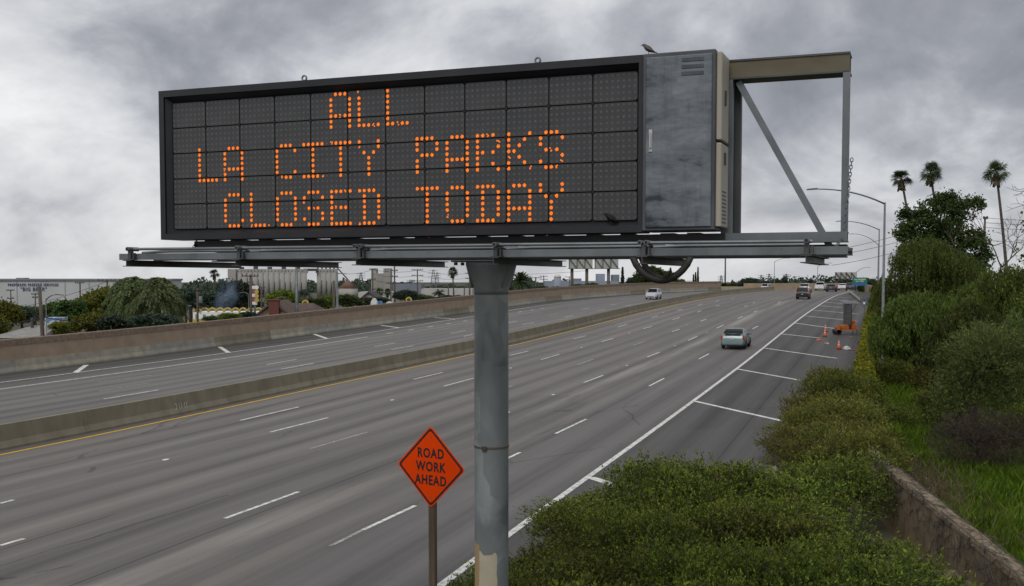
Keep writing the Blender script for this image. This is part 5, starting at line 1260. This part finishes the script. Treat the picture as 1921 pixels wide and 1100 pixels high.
BT = [('olive tree cut by the left edge of the view',8,562,640,34,118,LF_YEL),('small dark tree behind the grey roof at left',38,570,622,30,135,LF_FAR),('light green tree right of the leaning wooden pole',128,556,625,36,120,LF_MID),
 ('yellow green round tree in front of the warehouse lettering',188,531,622,46,128,LF_YEL),('low yellowish bush behind the wall left of the queen palms',165,585,640,38,100,LF_YEL),('dark green tree between the queen palms and the diner',345,540,600,30,170,LF_FAR),
 ('dark green tree left of the blue smoke',392,545,590,36,240,LF_FAR),('tall dark bluish tree behind the blue smoke',450,520,592,38,250,LF_FAR),('narrow dark tree at the left shoulder of the tall bluish tree',416,524,575,15,255,LF_FAR),('bright green bush over the wall below the diner',432,586,608,27,100,LF_BRIGHT),
 ('bright spring green tree in front of the silos',527,541,590,34,175,LF_BRIGHT),('green tree right of the bright spring green tree',565,556,590,22,190,LF_MID),('olive tree behind the round yellow sign',600,560,590,22,170,LF_YEL),('round green tree in front of the conical tank',650,551,585,28,150,LF_MID),('dark hedge-like tree right of the round green tree',680,558,582,16,155,LF_FAR),
 ('dark dense tree below the grain tower',760,541,575,22,180,LF_FAR),('low green tree under the grain tower',715,556,575,18,200,LF_MID),('dry olive tree right of the yellow barrel sign',800,553,570,18,210,LF_YEL),('low dark tree left of the sign pole',850,552,572,26,230,LF_FAR),('dark slim tree close to the right of the pole',957,536,548,7,200,LF_FAR),
 ('low green hedge tree below the double billboard, left one',1085,532,548,20,248,LF_MID),('low green hedge tree below the double billboard, right one',1110,530,546,16,248,LF_MID),('dull green tree between the palm and the blue building',1015,535,552,14,220,LF_FAR),
 ('large dark tree behind the hanging conduits',1222,498,548,32,235,LF_FIC),('dark tree right of the large tree, behind the conduit loop',1252,508,546,20,240,LF_FIC),('small sparse tree right of the conduit loop',1277,523,546,10,250,LF_MID),
 ('yellow green bush right of the cypresses',1335,531,546,22,300,LF_YEL),('green bush left of the tall steel pole',1365,530,546,20,300,LF_YEL),('dark rounded tree behind the left end of the bend wall',1408,519,545,20,330,LF_FAR),('low dark tree beside the first distant lamp',1440,526,543,24,340,LF_FAR),
 ('dark pointed tree on the skyline',1471,519,540,8,340,LF_FAR),('dark tree below the single billboard',1590,523,548,26,300,LF_FAR),('low dark tree on the skyline behind the palms',1535,531,546,30,330,LF_FAR),('skyline tree left of the dark pointed tree',1458,523,542,12,335,LF_FAR),('tree behind the green sign',1630,520,552,16,262,LF_FAR),
 ('round yellow green tree behind the left queen palm',225,545,625,34,135,LF_YEL),('dense green tree between and behind the twin queen palms',272,552,620,30,140,LF_MID),('dark tree right of the twin queen palms',325,552,612,26,125,LF_MID),('weeping dark tree over the wall below the queen palms',290,585,625,40,98,LF_FAR),
 ('dark bush over the wall under the yellow green tree',215,590,635,38,99,LF_FAR),('olive bush right of the leaning pole',110,600,640,26,98,LF_YEL),('brownish bush left of the grey roof',-5,585,650,26,102,LF_YEL),('far dark tree below the warehouse lettering',60,572,612,30,200,LF_FAR),('far tree left of the light green tree',95,562,610,22,190,LF_MID),('far low tree beside the warehouse wall',160,552,605,26,210,LF_FAR),
 ('dark tree behind the diner arches, right part',430,548,590,40,270,LF_FAR),('dark tree over the diner roof',470,550,592,22,260,LF_FAR),('low bush below the diner sign',395,592,608,20,100,LF_MID),('grey green bush below the diner sign',463,583,602,18,104,LF_FAR),('tree behind the brown roof',590,556,590,26,160,LF_MID),('green tree left of the lamp pole in front of the silos',615,552,588,22,165,LF_BRIGHT),
 ('low dark tree behind the white yard objects',700,556,578,26,190,LF_FAR),('dark green tree right of the yellow oval sign',785,550,574,20,190,LF_MID),('low green tree row right of the tall wooden pole',820,556,570,24,200,LF_FAR),('low olive tree in front of the pale sheds',865,556,568,20,200,LF_YEL),('low tree left of the bushy palm',940,545,556,12,190,LF_FAR),
 ('low tree right of the bushy palm',1000,542,556,16,200,LF_MID),('low dark tree in front of the blue warehouse',1045,537,550,18,240,LF_FAR),('green bush below the conifer',1150,535,550,16,240,LF_MID),('dark tree left of the large dark tree',1195,515,548,18,245,LF_FAR),('bush left of the cypresses',1290,533,548,14,280,LF_MID),('dark bush row between the cypresses and the steel pole',1350,535,548,26,310,LF_FAR),
 ('dark skyline tree left of the rounded tree',1385,528,546,18,340,LF_FAR),('far skyline tree behind the distant van',1430,532,546,26,350,LF_FAR),('far skyline tree behind the white pickup',1500,533,548,26,345,LF_FAR),('far skyline tree behind the dark sedan',1565,532,548,22,340,LF_FAR),('tree behind the call box',1618,530,556,14,240,LF_MID)]
for lab, px, yt, yb, hw_, Y, mt in BT: bgtree(lab, px, yt, yb, hw_, Y, mt)
# conifers and cypresses
def conifer(label, px, yt, yb, hw_, Y, narrow, mt):
    a, b = P(px,yt,Y), P(px,yb,Y); h = a.z+2.2; rx = hw_*Y/F; t = thing('cypress_tree' if narrow else 'conifer_tree', label, 'tree', (a.x,Y,-2.2), 0, None)
    n = 2600; u_ = rng.random(n)**(.8 if narrow else .9); ang = rng.uniform(0,6.28,n); lay = 1 if narrow else .55+.45*np.abs(np.sin(u_*22)); r_ = rx*(1-u_)**(.6 if narrow else .85)*lay*rng.uniform(.3,1.0,n)**.5
    z = u_*h*.92 + h*.08; C = np.stack([np.cos(ang)*r_, np.sin(ang)*r_, z],1); A = np.stack([np.cos(ang)*.6,np.sin(ang)*.6,np.full(n, 1.0 if narrow else -.25)],1)+rng.normal(size=(n,3))*.3
    ob('crown', leafmesh('crown', C, A, .5*rng.uniform(.5,1.2,n), .2), mt, t); MB().tube([(0,0,0),(0,0,h*.95)],[.2,.03],6).build('trunk', BARK, t)
conifer('layered conifer right of the double billboard', 1168, 502, 545, 11, 225, False, LF_FAR)
conifer('dark broad conifer behind the right side of the conduit loop', 1258, 503, 545, 17, 238, False, LF_FIC)
for px, yt, nm in ((1301,516,'leftmost and shortest of the three thin cypresses'),(1305,512,'middle one of the three thin cypresses'),(1309.5,502,'tallest of the three thin cypresses')): conifer(nm, px, yt, 544, 3.2, 265, True, LF_FIC)

# ------------------------------------------------------------------ the town beyond the far wall
WH = M('warehouse_panel', (.40,.41,.42), .8, col2=(.47,.48,.49), scale=.15); NAVY = M('navy_lettering', (.03,.05,.14), .6)
SILO = M('silo_concrete', (.24,.232,.215), .9, col2=(.37,.355,.325), scale=.12, stretch=(1,1,.4), detail=9); DWIN = M('dark_opening', (.0390,.0416,.0468), .5)
RROOF = M('rusty_cone_roof', (.16,.085,.06), .85, col2=(.23,.13,.10), scale=.5); SHING = M('brown_shingle', (.070,.045,.038), .9, col2=(.115,.076,.062), scale=2, stretch=(1,1,3)); GSH = M('grey_shingle', (.20,.195,.185), .9, col2=(.28,.27,.255), scale=2)
BEIGE = M('beige_siding', (.50,.41,.29), .85, var=.1, stretch=(.3,.3,6), scale=2); BRICK = M('red_brick', (.13,.045,.035), .9, var=.25, scale=8); PALEB = M('pale_shed', (.42,.41,.40), .85, scale=.3); BLUEB = M('blue_grey_building', (.24,.27,.33), .85, scale=.2, var=.08); BLUED = M('darker_blue_grey_building', (.17,.19,.23), .85, scale=.2, var=.08)
YELS = M('yellow_sign_face', (.46,.34,.07), .6, var=.1); REDS = M('red_sign_face', (.26,.07,.07), .6); WIRE = M('power_wire', (.02,.02,.022), .7)
GB = -2.2
def boxb(name, label, x0, x1, ytop, Y, depth, m, cat='building', z0=GB):
    a, b = P(x0, ytop, Y), P(x1, ytop, Y); w_ = b.x-a.x
    t = thing(name, label, cat, (a.x, Y, z0)); h = a.z-z0; MB().box(0,w_,0,depth,0,h).build('wall', m, t); return t, w_, h
# freezer warehouse
t, w_, h_ = boxb('warehouse', 'long white freezer warehouse with navy lettering at far left', -260, 322, 526.5, 300, 9, WH)
MB().box(-.3,w_+.3,-.4,9.3,h_,h_+.5).build('roof_edge', M('warehouse_parapet', (.20,.21,.23), .7), t)
x = 3.0
while x < w_: MB().box(x-.12,x+.12,-.10,0,0,h_-.05).build('panel_joint', M('panel_joint', (.30,.31,.32), .8) if x < 4 else bpy.data.materials['panel_joint'], t); x += 6.6
ax_ = P(-260,526,300).x
for s, x0, x1, yc, hh in (('PREFERRED FREEZER SERVICES',15,110,535,1.0),('"BIG BEAR"',39,88,543.3,1.4)):
    a, b = P(x0,yc,300), P(x1,yc,300); me = textmesh(s, hh*1.0, .03, 1.0, spacing=1.15); xs = [v.co.x for v in me.vertices]; sc_ = (b.x-a.x)/(max(xs)-min(xs))
    ob('lettering', me, NAVY, t, ((a.x+b.x)/2-ax_, -.13, a.z-GB), None, (sc_,1,1))
boxb('roof_unit', 'small rooftop plant on the warehouse', 30, 46, 521.5, 304, 3, BLUED, 'roof unit', P(0,526.5,300).z+.5)
# silo elevator
def silos(label, px0, px1, ytop, Y, n, deck=True):
    a, b = P(px0,ytop,Y), P(px1,ytop,Y); w_ = b.x-a.x; h = a.z-GB; t = thing('grain_silos', label, 'silos', (a.x,Y,GB)); r = w_/n/2
    sm = MB().lathe([(r*.94,0),(r*.94,h*.86)], n=20).mesh('silo', True)
    for i in range(n): ob('silo', sm, SILO, t, (r+2*r*i, r, 0))
    if deck:
        MB().box(-.3,w_+.3,r*.35,r*1.9,h*.861,h).build('head_house', SILO, t)
        for i in range(int(n*1.6)): MB().box(w_*(i+.35)/(n*1.6), w_*(i+.60)/(n*1.6), r*.35-.06, r*.35, h*.90, h*.95).build('window', DWIN, t)
        for i in range(5): MB().box(w_*(i+.2)/5, w_*(i+.5)/5, r*.6, r*1.4, h, h+1.0+.8*(i % 2)).build('roof_machinery', STEELD, t)
    return t
silos('long row of tall concrete grain silos with a windowed gallery', 443, 575, 505, 520, 13); silos('separate pair of grain silos right of the long row', 593, 631, 505, 525, 4)
t, w_, h_ = boxb('elevator_tower', 'square concrete tower at the left end of the silo row', 427, 442, 505, 519, 8, SILO)
# overhead conveyor between the silo blocks
a, b = P(570,506.5,524), P(596,506.5,524); cv_ = thing('conveyor_bridge', 'overhead conveyor bridge joining the two silo blocks', 'conveyor', (a.x,524,a.z)); MB().bar((0,0,0),(b.x-a.x,0,0),1.6,1.2).build('gallery', STEELD, cv_)
# conical tank
c = P(653,548,480); tk = thing('conical_tank', 'squat grey tank with a rusty conical roof', 'tank', (c.x,480,GB)); rr_ = 18.5*480/F; hz_ = P(653,541,480).z-GB; ht = P(653,527,480).z-GB
MB().lathe([(rr_,0),(rr_,hz_)], n=28).build('shell', SILO, tk, True); MB().lathe([(rr_*1.03,hz_),(rr_*.12,ht),(rr_*.10,ht+.6)], n=28).build('roof', RROOF, tk, True); MB().bar((0,0,ht+.5),(-5,0,ht+6),.5,.5).build('loading_spout', STEELD, tk)
# grain tower with two turrets
t, w_, h_ = boxb('grain_tower', 'grey concrete grain tower with two square turrets', 696, 732, 513, 500, 9, SILO)
ex0 = P(696,504.5,500).z-GB
for a_, b_ in ((0,.26),(.64,1.0)): MB().box(w_*a_,w_*b_,.5,8,h_,ex0+.2).build('turret', SILO, t)
for i in range(7): MB().box(w_*(i+.5)/7-.25,w_*(i+.5)/7+.25,-.15,0,0,h_-1).build('pilaster', SILO, t)
for i in range(2):
    for k in range(2): MB().box(w_*(.74+.12*k),w_*(.78+.12*k),.42,.5,h_+.6+i*1.0,h_+1.1+i*1.0).build('window', DWIN, t)
# sheds on the plain
for lab, x0, x1, yt, Y, m in (('long pale shed right of the grain tower',737,790,533,470,BLUED),('pale industrial shed behind the low trees',672,740,548,400,PALEB),('long pale wall of sheds left of the sign pole',790,886,542,420,PALEB),('low pale building behind the dark palm',300,330,560,280,PALEB)): boxb('shed', lab, x0, x1, yt, Y, 20, m)
t, w_, h_ = boxb('blue_warehouse', 'blue grey warehouse below the white domed tank', 1023, 1160, 527.5, 430, 30, BLUEB); MB().box(w_*.38,w_*.50,2,10,h_,h_+1.0).build('roof_unit', BLUED, t)
boxb('office_block', 'left one of two blue grey blocks behind the double billboard', 1121, 1135, 514, 440, 10, BLUEB); boxb('office_block', 'right one of two blue grey blocks behind the double billboard', 1150, 1162, 515.5, 440, 10, BLUED)
c = P(1046,527,425); tk = thing('domed_tank', 'white domed tank on the blue warehouse skyline', 'tank', (c.x,425,GB)); rr_ = 6.8*425/F; z1 = P(1046,521,425).z-GB; MB().lathe([(rr_,0),(rr_,z1)], n=20).build('shell', BLUEB, tk, True); MB().lathe([(rr_*1.02,z1),(rr_*.95,z1+.5),(rr_*.7,z1+.95),(rr_*.35,z1+1.2),(.05,z1+1.25)], n=20).build('dome', M('dome_cream', (.55,.50,.42), .7), tk, True)
# houses just beyond the wall
def gable_house(name, label, x0, x1, yr, ye, Y, depth, wallm, roofm, chim=None, ridge_px=None):
    a, b = P(x0, ye, Y), P(x1, ye, Y); w_ = b.x-a.x; he = a.z-GB; hr = P(x0, yr, Y).z-GB; t = thing(name, label, 'house', (a.x,Y,GB))
    rp_ = w_*.5 if ridge_px is None else P(ridge_px,yr,Y).x-a.x
    MB().prism([(0,0),(w_,0),(w_,he),(rp_,hr-.1),(0,he)], 0, depth).build('wall', wallm, t)
    rf = MB(); o_ = .5
    for s, xe in ((0,-o_),(1,w_+o_)):
        ze = he - o_*(hr-he)/max(.5,abs(rp_-(0 if s == 0 else w_)))
        V = [(xe,-o_,ze),(rp_,-o_,hr),(rp_,depth+o_,hr),(xe,depth+o_,ze),(xe,-o_,ze+.2),(rp_,-o_,hr+.22),(rp_,depth+o_,hr+.22),(xe,depth+o_,ze+.2)]
        rf.add(V, [(3,2,1,0),(4,5,6,7),(0,1,5,4),(1,2,6,5),(2,3,7,6),(3,0,4,7)])
    r_ = rf.build('roof', roofm, t)
    if chim: 
        c = P(chim[0], chim[1], Y-.5); xx = c.x-a.x; MB().bbox(xx-.55,xx+.55,-.75,-.02,0,c.z-GB,.03).build('chimney', BRICK, t); MB().bbox(xx-.65,xx+.65,-.82,.02,c.z-GB,c.z-GB+.15,.02).build('chimney_cap', BRICK, t)
    return t
gable_house('house', 'beige gabled house with brown roof and brick chimney just over the wall', 468, 560, 568, 604, 118, 7, BEIGE, SHING, (514,564.5))
h2 = thing('house', 'long brown shingled roof right of the beige gable', 'house', (P(540,590,124).x,124,GB)); a = P(540,570,124); ww = P(590,585,124).x-P(540,585,124).x; hr = a.z-GB; he = P(560,588,124).z-GB
MB().box(0,ww,0,7,0,he).build('wall', BEIGE, h2); MB().add([(-3.0,-.5,he),(ww+.5,-.5,he),(ww-.8,3.5,hr),(-2,3.5,hr),(ww+.5,7.5,he),(-3.0,7.5,he)],[(0,1,2,3),(3,2,4,5),(1,4,2),(0,3,5),(0,5,4,1)]).build('roof', SHING, h2)
g3 = thing('house', 'low house with a pale grey hipped roof at far left', 'house', (P(-20,640,95).x,95,GB)); ww = P(82,630,95).x-P(-20,630,95).x; he = P(0,634,95).z-GB; hr = P(40,614,95).z-GB
MB().box(.4,ww-.4,0,7,0,he-.02).build('wall', PALEB, g3); MB().add([(0,-.4,he),(ww,-.4,he),(ww*.95,3.4,hr),(ww*.50,3.4,hr),(ww,7.4,he),(0,7.4,he)],[(0,1,2,3),(3,2,4,5),(1,4,2),(0,3,5),(0,5,4,1)]).build('roof', GSH, g3); MB().bbox(ww*.52,ww*.56,2.6,2.9,hr-.3,hr+.7,.02).build('vent_pipe', STEELD, g3)
gable_house('house', 'dark roofed house under the grain tower', 678, 706, 549, 560, 210, 9, PALEB, M('dark_roof', (.06,.05,.05), .9))
# painted lorry behind the trees
tv = thing('box_truck', 'white box truck with blue daubs and an orange skirt among the trees at left', 'truck', (P(84,612,115).x,115,P(84,614,115).z-.6)); ww = P(113,612,115).x-P(84,612,115).x; hh = P(84,596,115).z-P(84,614,115).z
MB().bbox(0,ww,0,2,.6,.6+hh,.03).build('box_body', M('daubed_panel', (.50,.52,.55), .6, col2=(.10,.20,.38), scale=1.8, lo=.48, hi=.55), tv); MB().bbox(0,ww,-.03,0,.5,.8,.01).build('skirt', CONEO, tv)
for x in (.5, ww-.5): ob('wheel', TYRE, RUBBER, tv, (x,.15,.33), (0,0,R(90)))
# diner with yellow arches
a, b = P(362,586,190), P(492,586,190); dn = thing('diner', 'low white diner with a row of yellow arches on its roof', 'building', (a.x,190,GB)); ww = b.x-a.x; h_ = a.z-GB
MB().box(0,ww,0,8,0,h_).build('wall', WHITEP, dn); na = 9; r_ = ww/na/2
for i in range(na):
    MB().tube([(r_+2*r_*i+r_*.92*math.cos(t_), .2, h_+r_*1.0*math.sin(t_)) for t_ in np.linspace(0,math.pi,12)], .17, 6).build('roof_arch', YELS, dn)
    MB().box(r_*.6+2*r_*i,r_*1.3+2*r_*i,-.06,0,h_*.55,h_-.4).build('window', M('diner_blue', (.12,.22,.38), .4) if i == 0 else bpy.data.materials['diner_blue'], dn)
MB().box(-1.0,ww*.35,-1.2,-.2,0,h_-1.2).build('annex', YELS, dn)
c = P(478,575,186); ds = thing('diner_sign', 'tall red and white diner sign with yellow round lamps', 'sign', (c.x,186,GB)); zt = P(478,536,186).z-GB
MB().bar((0,0,0),(0,0,zt),.3,.3,(0,1,0)).build('post', STEEL, ds); zb = P(478,573,186).z-GB
for i, m in enumerate((WHITEP, REDS, WHITEP, REDS, WHITEP)): 
    z0_ = zb+(zt-zb)*i/5; MB().bbox(-.55,.40,-.25,.25,z0_+.06,zb+(zt-zb)*(i+.92)/5,.03).build('sign_panel', m, ds)
for py, m in ((539.5,WHITEP),(547.5,YELS),(555.5,YELS),(563.5,YELS)): MB().disc((.42,-.27,P(478,py,186).z-GB), .36, (0,-1,0), 16, .1).build('round_sign', m, ds)
# round yellow signs
for lab, px, py, r, Y, z in (('round yellow and brown sign above the brown roof',573,569,6.5,150,0),('yellow oval sign poking over the wall left of the pole',767,563,6,160,0)):
    c = P(px,py,Y); t = thing('round_sign', lab, 'sign', (c.x,Y,GB)); rr = r*Y/F; MB().disc((0,0,c.z-GB), rr, (0,-1,0), 20, .2).build('sign_face', YELS, t); MB().disc((0,-.22,c.z-GB), rr*.55, (0,-1,0), 12, .01).build('emblem', SHING, t); MB().bar((0,.2,0),(0,.2,c.z-GB),.12,.12,(0,1,0)).build('post', STEELD, t)
# yard clutter over the wall
for lab, px, yt, yb, w2, Y, m in (('white tented object over the wall below the grain tower',701,560,573,7,140,WHITEP),('small blue tank over the wall',712,565,571,5,142,M('blue_tank', (.06,.16,.40), .5)),('white box over the wall right of the blue tank',729,566,571,6,143,WHITEP)):
    a, b = P(px-w2*.8,yt,Y), P(px+w2*.8,yb,Y); t = thing('yard_object', lab, 'yard object', (a.x,Y,GB)); ww = b.x-a.x
    MB().prism([(0,0),(ww,0),(ww,(b.z+a.z)/2-GB),(ww*.65,a.z-GB),(ww*.35,a.z-GB),(0,(b.z+a.z)/2-GB)], 0, 1.2).build('shell', m, t); MB().box(ww*.3,ww*.7,-.03,0,0,(b.z-GB)*.9).build('front', BLUED, t)
# utility poles
def upole(label, px, yt, Y, arms=((1.0,2.2),), lean=0.0, r=.15, m=None, z0=GB, name='utility_pole', extra=None):
    p = P(px, yt, Y); t = thing(name, label, 'utility pole', (p.x - lean, Y, z0), 0, 'utility poles'); h = p.z-z0; m = m or WOODP
    MB().tube([(0,0,0),(lean*.5,0,h*.5),(lean,0,h)], [r*1.2,r,r*.8], 7).build('pole', m, t, True)
    for dz, wd in arms:
        x = lean*(1-dz/h); ar = MB().bar((x-wd/2,-.12,h-dz),(x+wd/2,-.12,h-dz),.1,.13).build('crossarm', m, t)
        for k in (-.46,-.25,.25,.46): MB().lathe([(.05,h-dz+.06),(.07,h-dz+.16),(.04,h-dz+.26)], (x+wd*k,-.12), 6).build('insulator', STEELD, ar)
    if extra == 'transformer': MB().lathe([(.26,h-2.1),(.28,h-2.0),(.28,h-1.2),(.2,h-1.1)], (.42,0), 10).build('transformer', STEEL, t, True)
    return t
upole('leaning wooden pole just behind the left wall', 74, 538, 92, (), .35*-1+.0, .17)
upole('wooden pole with a wide crossarm in front of the warehouse', 201, 525, 150, ((.15,2.4),)); upole('thin pole with crossarm left of the wide crossarm pole', 150, 529, 190, ((.2,1.6),)); upole('thin pole in front of the warehouse lettering, left', 20, 543, 190, ((.2,1.4),(1.6,1.2)), r=.12); upole('thin pole under the second lettering line', 66, 550, 190, ((.2,1.2),(.8,1.0)), r=.12)
upole('wooden pole with crossarm between the smoke and the silos', 470, 515, 125, ((.2,1.9),), 0, .17); upole('dark wooden pole with transformer beside the diner arches', 370, 541, 150, ((.15,1.4),), 0, .15, None, GB, 'utility_pole', 'transformer')
upole('pole with crossarm behind the diner sign', 490, 538, 200, ((.2,1.6),)); upole('short wooden post over the wall in front of the silos', 626, 527, 118, (), 0, .15)
upole('slim pole at the left face of the grain tower', 699, 504, 220, ((.2,1.3),(2.2,1.3),(4.2,1.2))); upole('tall wooden pole right of the grain tower', 740, 499, 200, ((.9,1.2),(2.0,1.2)), 0, .17); upole('pole with three crossarms under the catwalk', 783, 505, 230, ((.2,2.4),(1.4,2.4),(2.5,2.4)))
upole('short dark pole left of the tall wooden pole', 733, 529, 200, ((.3,1.6),)); upole('pole with crossarms just left of the sign pole', 881, 510, 240, ((.4,1.8),(1.5,1.8),(2.8,1.8)), 0, .19); upole('short dark pole left of the pole with crossarms', 871, 534, 230, ((.3,1.3),), 0, .15); upole('stubby pole among the low trees', 841, 538, 240, (), 0, .18)
upole('dark pole with double crossarm right of the bushy palm', 1005, 520, 260, ((.2,2.8),(1.6,2.0)), 0, .2); upole('pale distant pole left of the blue warehouse', 1020, 517, 330, ((.3,2.4),(1.2,2.4)), 0, .17); upole('short pole left of the billboard post', 1068, 519, 330, ((.2,2.6),(1.0,2.2)), 0, .16)
upole('tall dark steel pole standing under the right half of the sign', 1361, 470, 320, (), 0, .24, STEELD); upole('rusty pole behind the bare tree right of the dark crown', 1848, 407, 120, ((.2,.5),(3.0,.5)), 0, .13)
# grey lamp poles in the town
lamp('grey lamp pole in front of the silos with its arm to the right', 632.5, 511, 641, 512, 126, 0, .16, 'street_lamp', None, GB); upole('grey steel pole in front of the silo row', 556, 498, 122, (), 0, .17, STEEL)
for lab, px, yt, tx, ty, Y in (('small town lamp left of the diner sign',466,551,456,548,175),('small town lamp above the brown roof',519,560,529,556,150),('small town lamp right of the lamp pole',655,562,646,557,160),('small town lamp by the queen palms',323,572,350,572,140),('curved lamp arm left of the yellow green tree',86,561,105,551,93)): lamp(lab, px, yt, tx, ty, Y, 0, .05, 'street_lamp', None, GB)
# lattice transmission towers
def lattice(label, px, yt, Y, wb):
    p = P(px,yt,Y); h = p.z-GB; t = thing('transmission_tower', label, 'transmission tower', (p.x,Y,GB), 0, 'transmission towers'); m = MB(); wt = wb*.16
    for sx in (-1,1):
        for sy in (-1,1): m.bar((sx*wb/2,sy*wb/2,0),(sx*wt/2,sy*wt/2,h),.22,.22)
    for k in range(9):
        z0_, z1_ = h*k/9, h*(k+1)/9; w0, w1 = wb+(wt-wb)*k/9, wb+(wt-wb)*(k+1)/9
        for sy in (-1,1): m.bar((-w0/2,sy*w0/2,z0_),(w1/2,sy*w1/2,z1_),.13,.13); m.bar((w0/2,sy*w0/2,z0_),(-w1/2,sy*w1/2,z1_),.13,.13)
    m.build('lattice', STEEL, t)
    for f in (.72,.84,.95): MB().bar((-wb*.75*(1.2-f*.4),0,h*f),(wb*.75*(1.2-f*.4),0,h*f),.2,.25).build('crossarm', STEEL, t)
for lab, px, yt, Y, wb in (('lattice tower behind the thin fan palm, left of the pole',813,506,700,5),('slimmer lattice tower beside it, right one',820,511,760,4),('lattice tower left of the grain tower',677,512,760,5),('lattice tower left of the silos',412,523,760,5),('faint lattice tower right of the tall steel pole',1428,516,800,4),('faint lattice tower on the skyline right of the dark tree',1475,514,800,4),('faint lattice tower near the tall steel pole',1353,517,800,4),('lattice tower on the skyline left of the second distant lamp',1443,514,820,4),('stub tower right of the grain tower',770,525,700,4)): lattice(lab, px, yt, Y, wb)
# wires
def wire(label, a, b, sag, r=.02):
    m = MB(); m.tube([a.lerp(b,t_) - Vector((0,0,sag*4*t_*(1-t_))) for t_ in np.linspace(0,1,15)], r, 4, False); o = m.build('power_line', WIRE); tag(o, label, 'power line', 'overhead wires')
for i, (x0,y0,Y0,x1,y1,Y1) in enumerate(((699,506,220,783,507,230),(783,507,230,881,513,240),(699,514,220,783,517,230),(783,517,230,881,522,240),(632,512,220,699,506,220),(699,526,220,783,527,230),(881,513,240,1100,508,250),(783,529,230,881,530,240))):
    wire(('upper wire from the grain tower pole to the three-armed pole','upper wire from the three-armed pole to the sign pole','second wire right of the grain tower','second wire left of the sign pole','wire from the lamp pole to the grain tower','third wire right of the grain tower','wire passing behind the sign pole to the billboard','lowest wire left of the sign pole')[i], P(x0,y0,Y0), P(x1,y1,Y1), .5, .03)
for i, (x0,y0,x1,y1) in enumerate(((1560,470,1700,437),(1560,480,1700,450),(1560,498,1700,468),(1848,409,2000,413),(1848,418,2000,421),(1848,427,2000,430),(1848,451,2000,453))):
    wire(('top wire crossing behind the second lamp','middle wire crossing behind the second lamp','low wire sagging left from the thicket','top wire right of the rusty pole','second wire right of the rusty pole','third wire right of the rusty pole','lowest wire right of the rusty pole')[i], P(x0,y0,122), P(x1,y1,122), .15, .022)
wire('heavy cable along the back of the left wall', P(-40,612,93), P(80,595,92), .2, .035); wire('heavy cable from the leaning pole to the queen palms', P(80,595,92), P(300,614,106), .25, .035); wire('thin wire in front of the warehouse', P(-40,590,150), P(201,528,150), .6, .025)
# billboards
BBB = M('billboard_back', (.33,.33,.31), .8, col2=(.42,.42,.40), scale=.6)
def billboard(label, x0, x1, yt, yb, Y, posts, z0, braces, n=1):
    a, b = P(x0,yt,Y), P(x1,yb,Y); t = thing('billboard', label, 'billboard', (a.x,Y,z0)); ww = b.x-a.x; zt, zb = a.z-z0, b.z-z0
    for k in range(n):
        xa = ww*k/n + (.25 if k else 0); xb = ww*(k+1)/n - (.25 if k < n-1 else 0)
        MB().box(xa,xb,0,.25,zb,zt).build('board', BBB, t)
        for q in range(braces):
            u0, u1 = xa+(xb-xa)*q/braces, xa+(xb-xa)*(q+1)/braces
            MB().bar((u0,-.16,zt),(u1,-.16,zb),.18,.16).build('brace', STEELD, t); MB().bar((u0,-.3,zb),(u0,-.3,zt),.14,.14,(0,1,0)).build('upright', STEELD, t)
    MB().bar((-.3,-.5,zb-.05),(ww+.3,-.5,zb-.05),.9,.12).build('walkway', STEELD, t)
    for p_ in posts: MB().lathe([(.36,0),(.36,zb)], (ww*p_,-.1), 10).build('post', WOODP if p_ < .5 else STEELD, t, True)
    return t
billboard('double billboard seen from behind on tall posts', 1067.5, 1160, 484, 504, 250, (.06,.36,.80), GB, 3, 2); billboard('small single billboard seen from behind above the bend', 1567, 1606, 511, 523, 280, (.05,.9), -1, 4)
t, w_, h_ = boxb('white_board', 'small white board on posts left of the cypresses', 1281, 1299, 527, 270, .3, WHITEP, 'board', P(1290,537,270).z)
for u_ in (.2,.8): MB().bar((w_*u_,.4,-4),(w_*u_,.4,h_),.25,.25,(0,1,0)).build('post', WOODP, t)
# blue smoke drifting behind the diner
sm = bpy.data.materials.new('blue_smoke'); sm.use_nodes = True; n = sm.node_tree.nodes; l = sm.node_tree.links; n.remove(n['Principled BSDF'])
pv = n.new('ShaderNodeVolumePrincipled'); pv.inputs['Color'].default_value = (.50,.66,.92,1); l.new(pv.outputs[0], n['Material Output'].inputs['Volume'])
tcn = n.new('ShaderNodeTexCoord'); ns = n.new('ShaderNodeTexNoise'); ns.inputs['Scale'].default_value = 1.9; ns.inputs['Detail'].default_value = 4; l.new(tcn.outputs['Object'], ns.inputs['Vector'])
gr2 = n.new('ShaderNodeTexGradient'); gr2.gradient_type = 'SPHERICAL'; l.new(tcn.outputs['Object'], gr2.inputs[0])
mr = n.new('ShaderNodeMapRange'); mr.inputs[1].default_value = .42; mr.inputs[2].default_value = .72; mr.inputs[3].default_value = 0; mr.inputs[4].default_value = .55; l.new(ns.outputs['Fac'], mr.inputs[0])
mu = n.new('ShaderNodeMath'); mu.operation = 'MULTIPLY'; l.new(mr.outputs[0], mu.inputs[0]); l.new(gr2.outputs['Fac'], mu.inputs[1]); l.new(mu.outputs[0], pv.inputs['Density'])
bm = bmesh.new(); bmesh.ops.create_icosphere(bm, subdivisions=3, radius=1); me = bpy.data.meshes.new('smoke'); bm.to_mesh(me); bm.free()
c = P(424,558,205); tag(ob('smoke', me, sm, None, c, (0,R(18),0), (2.6,2.4,5.0)), 'thin blue smoke rising behind the diner arches', 'smoke', None, 'stuff')
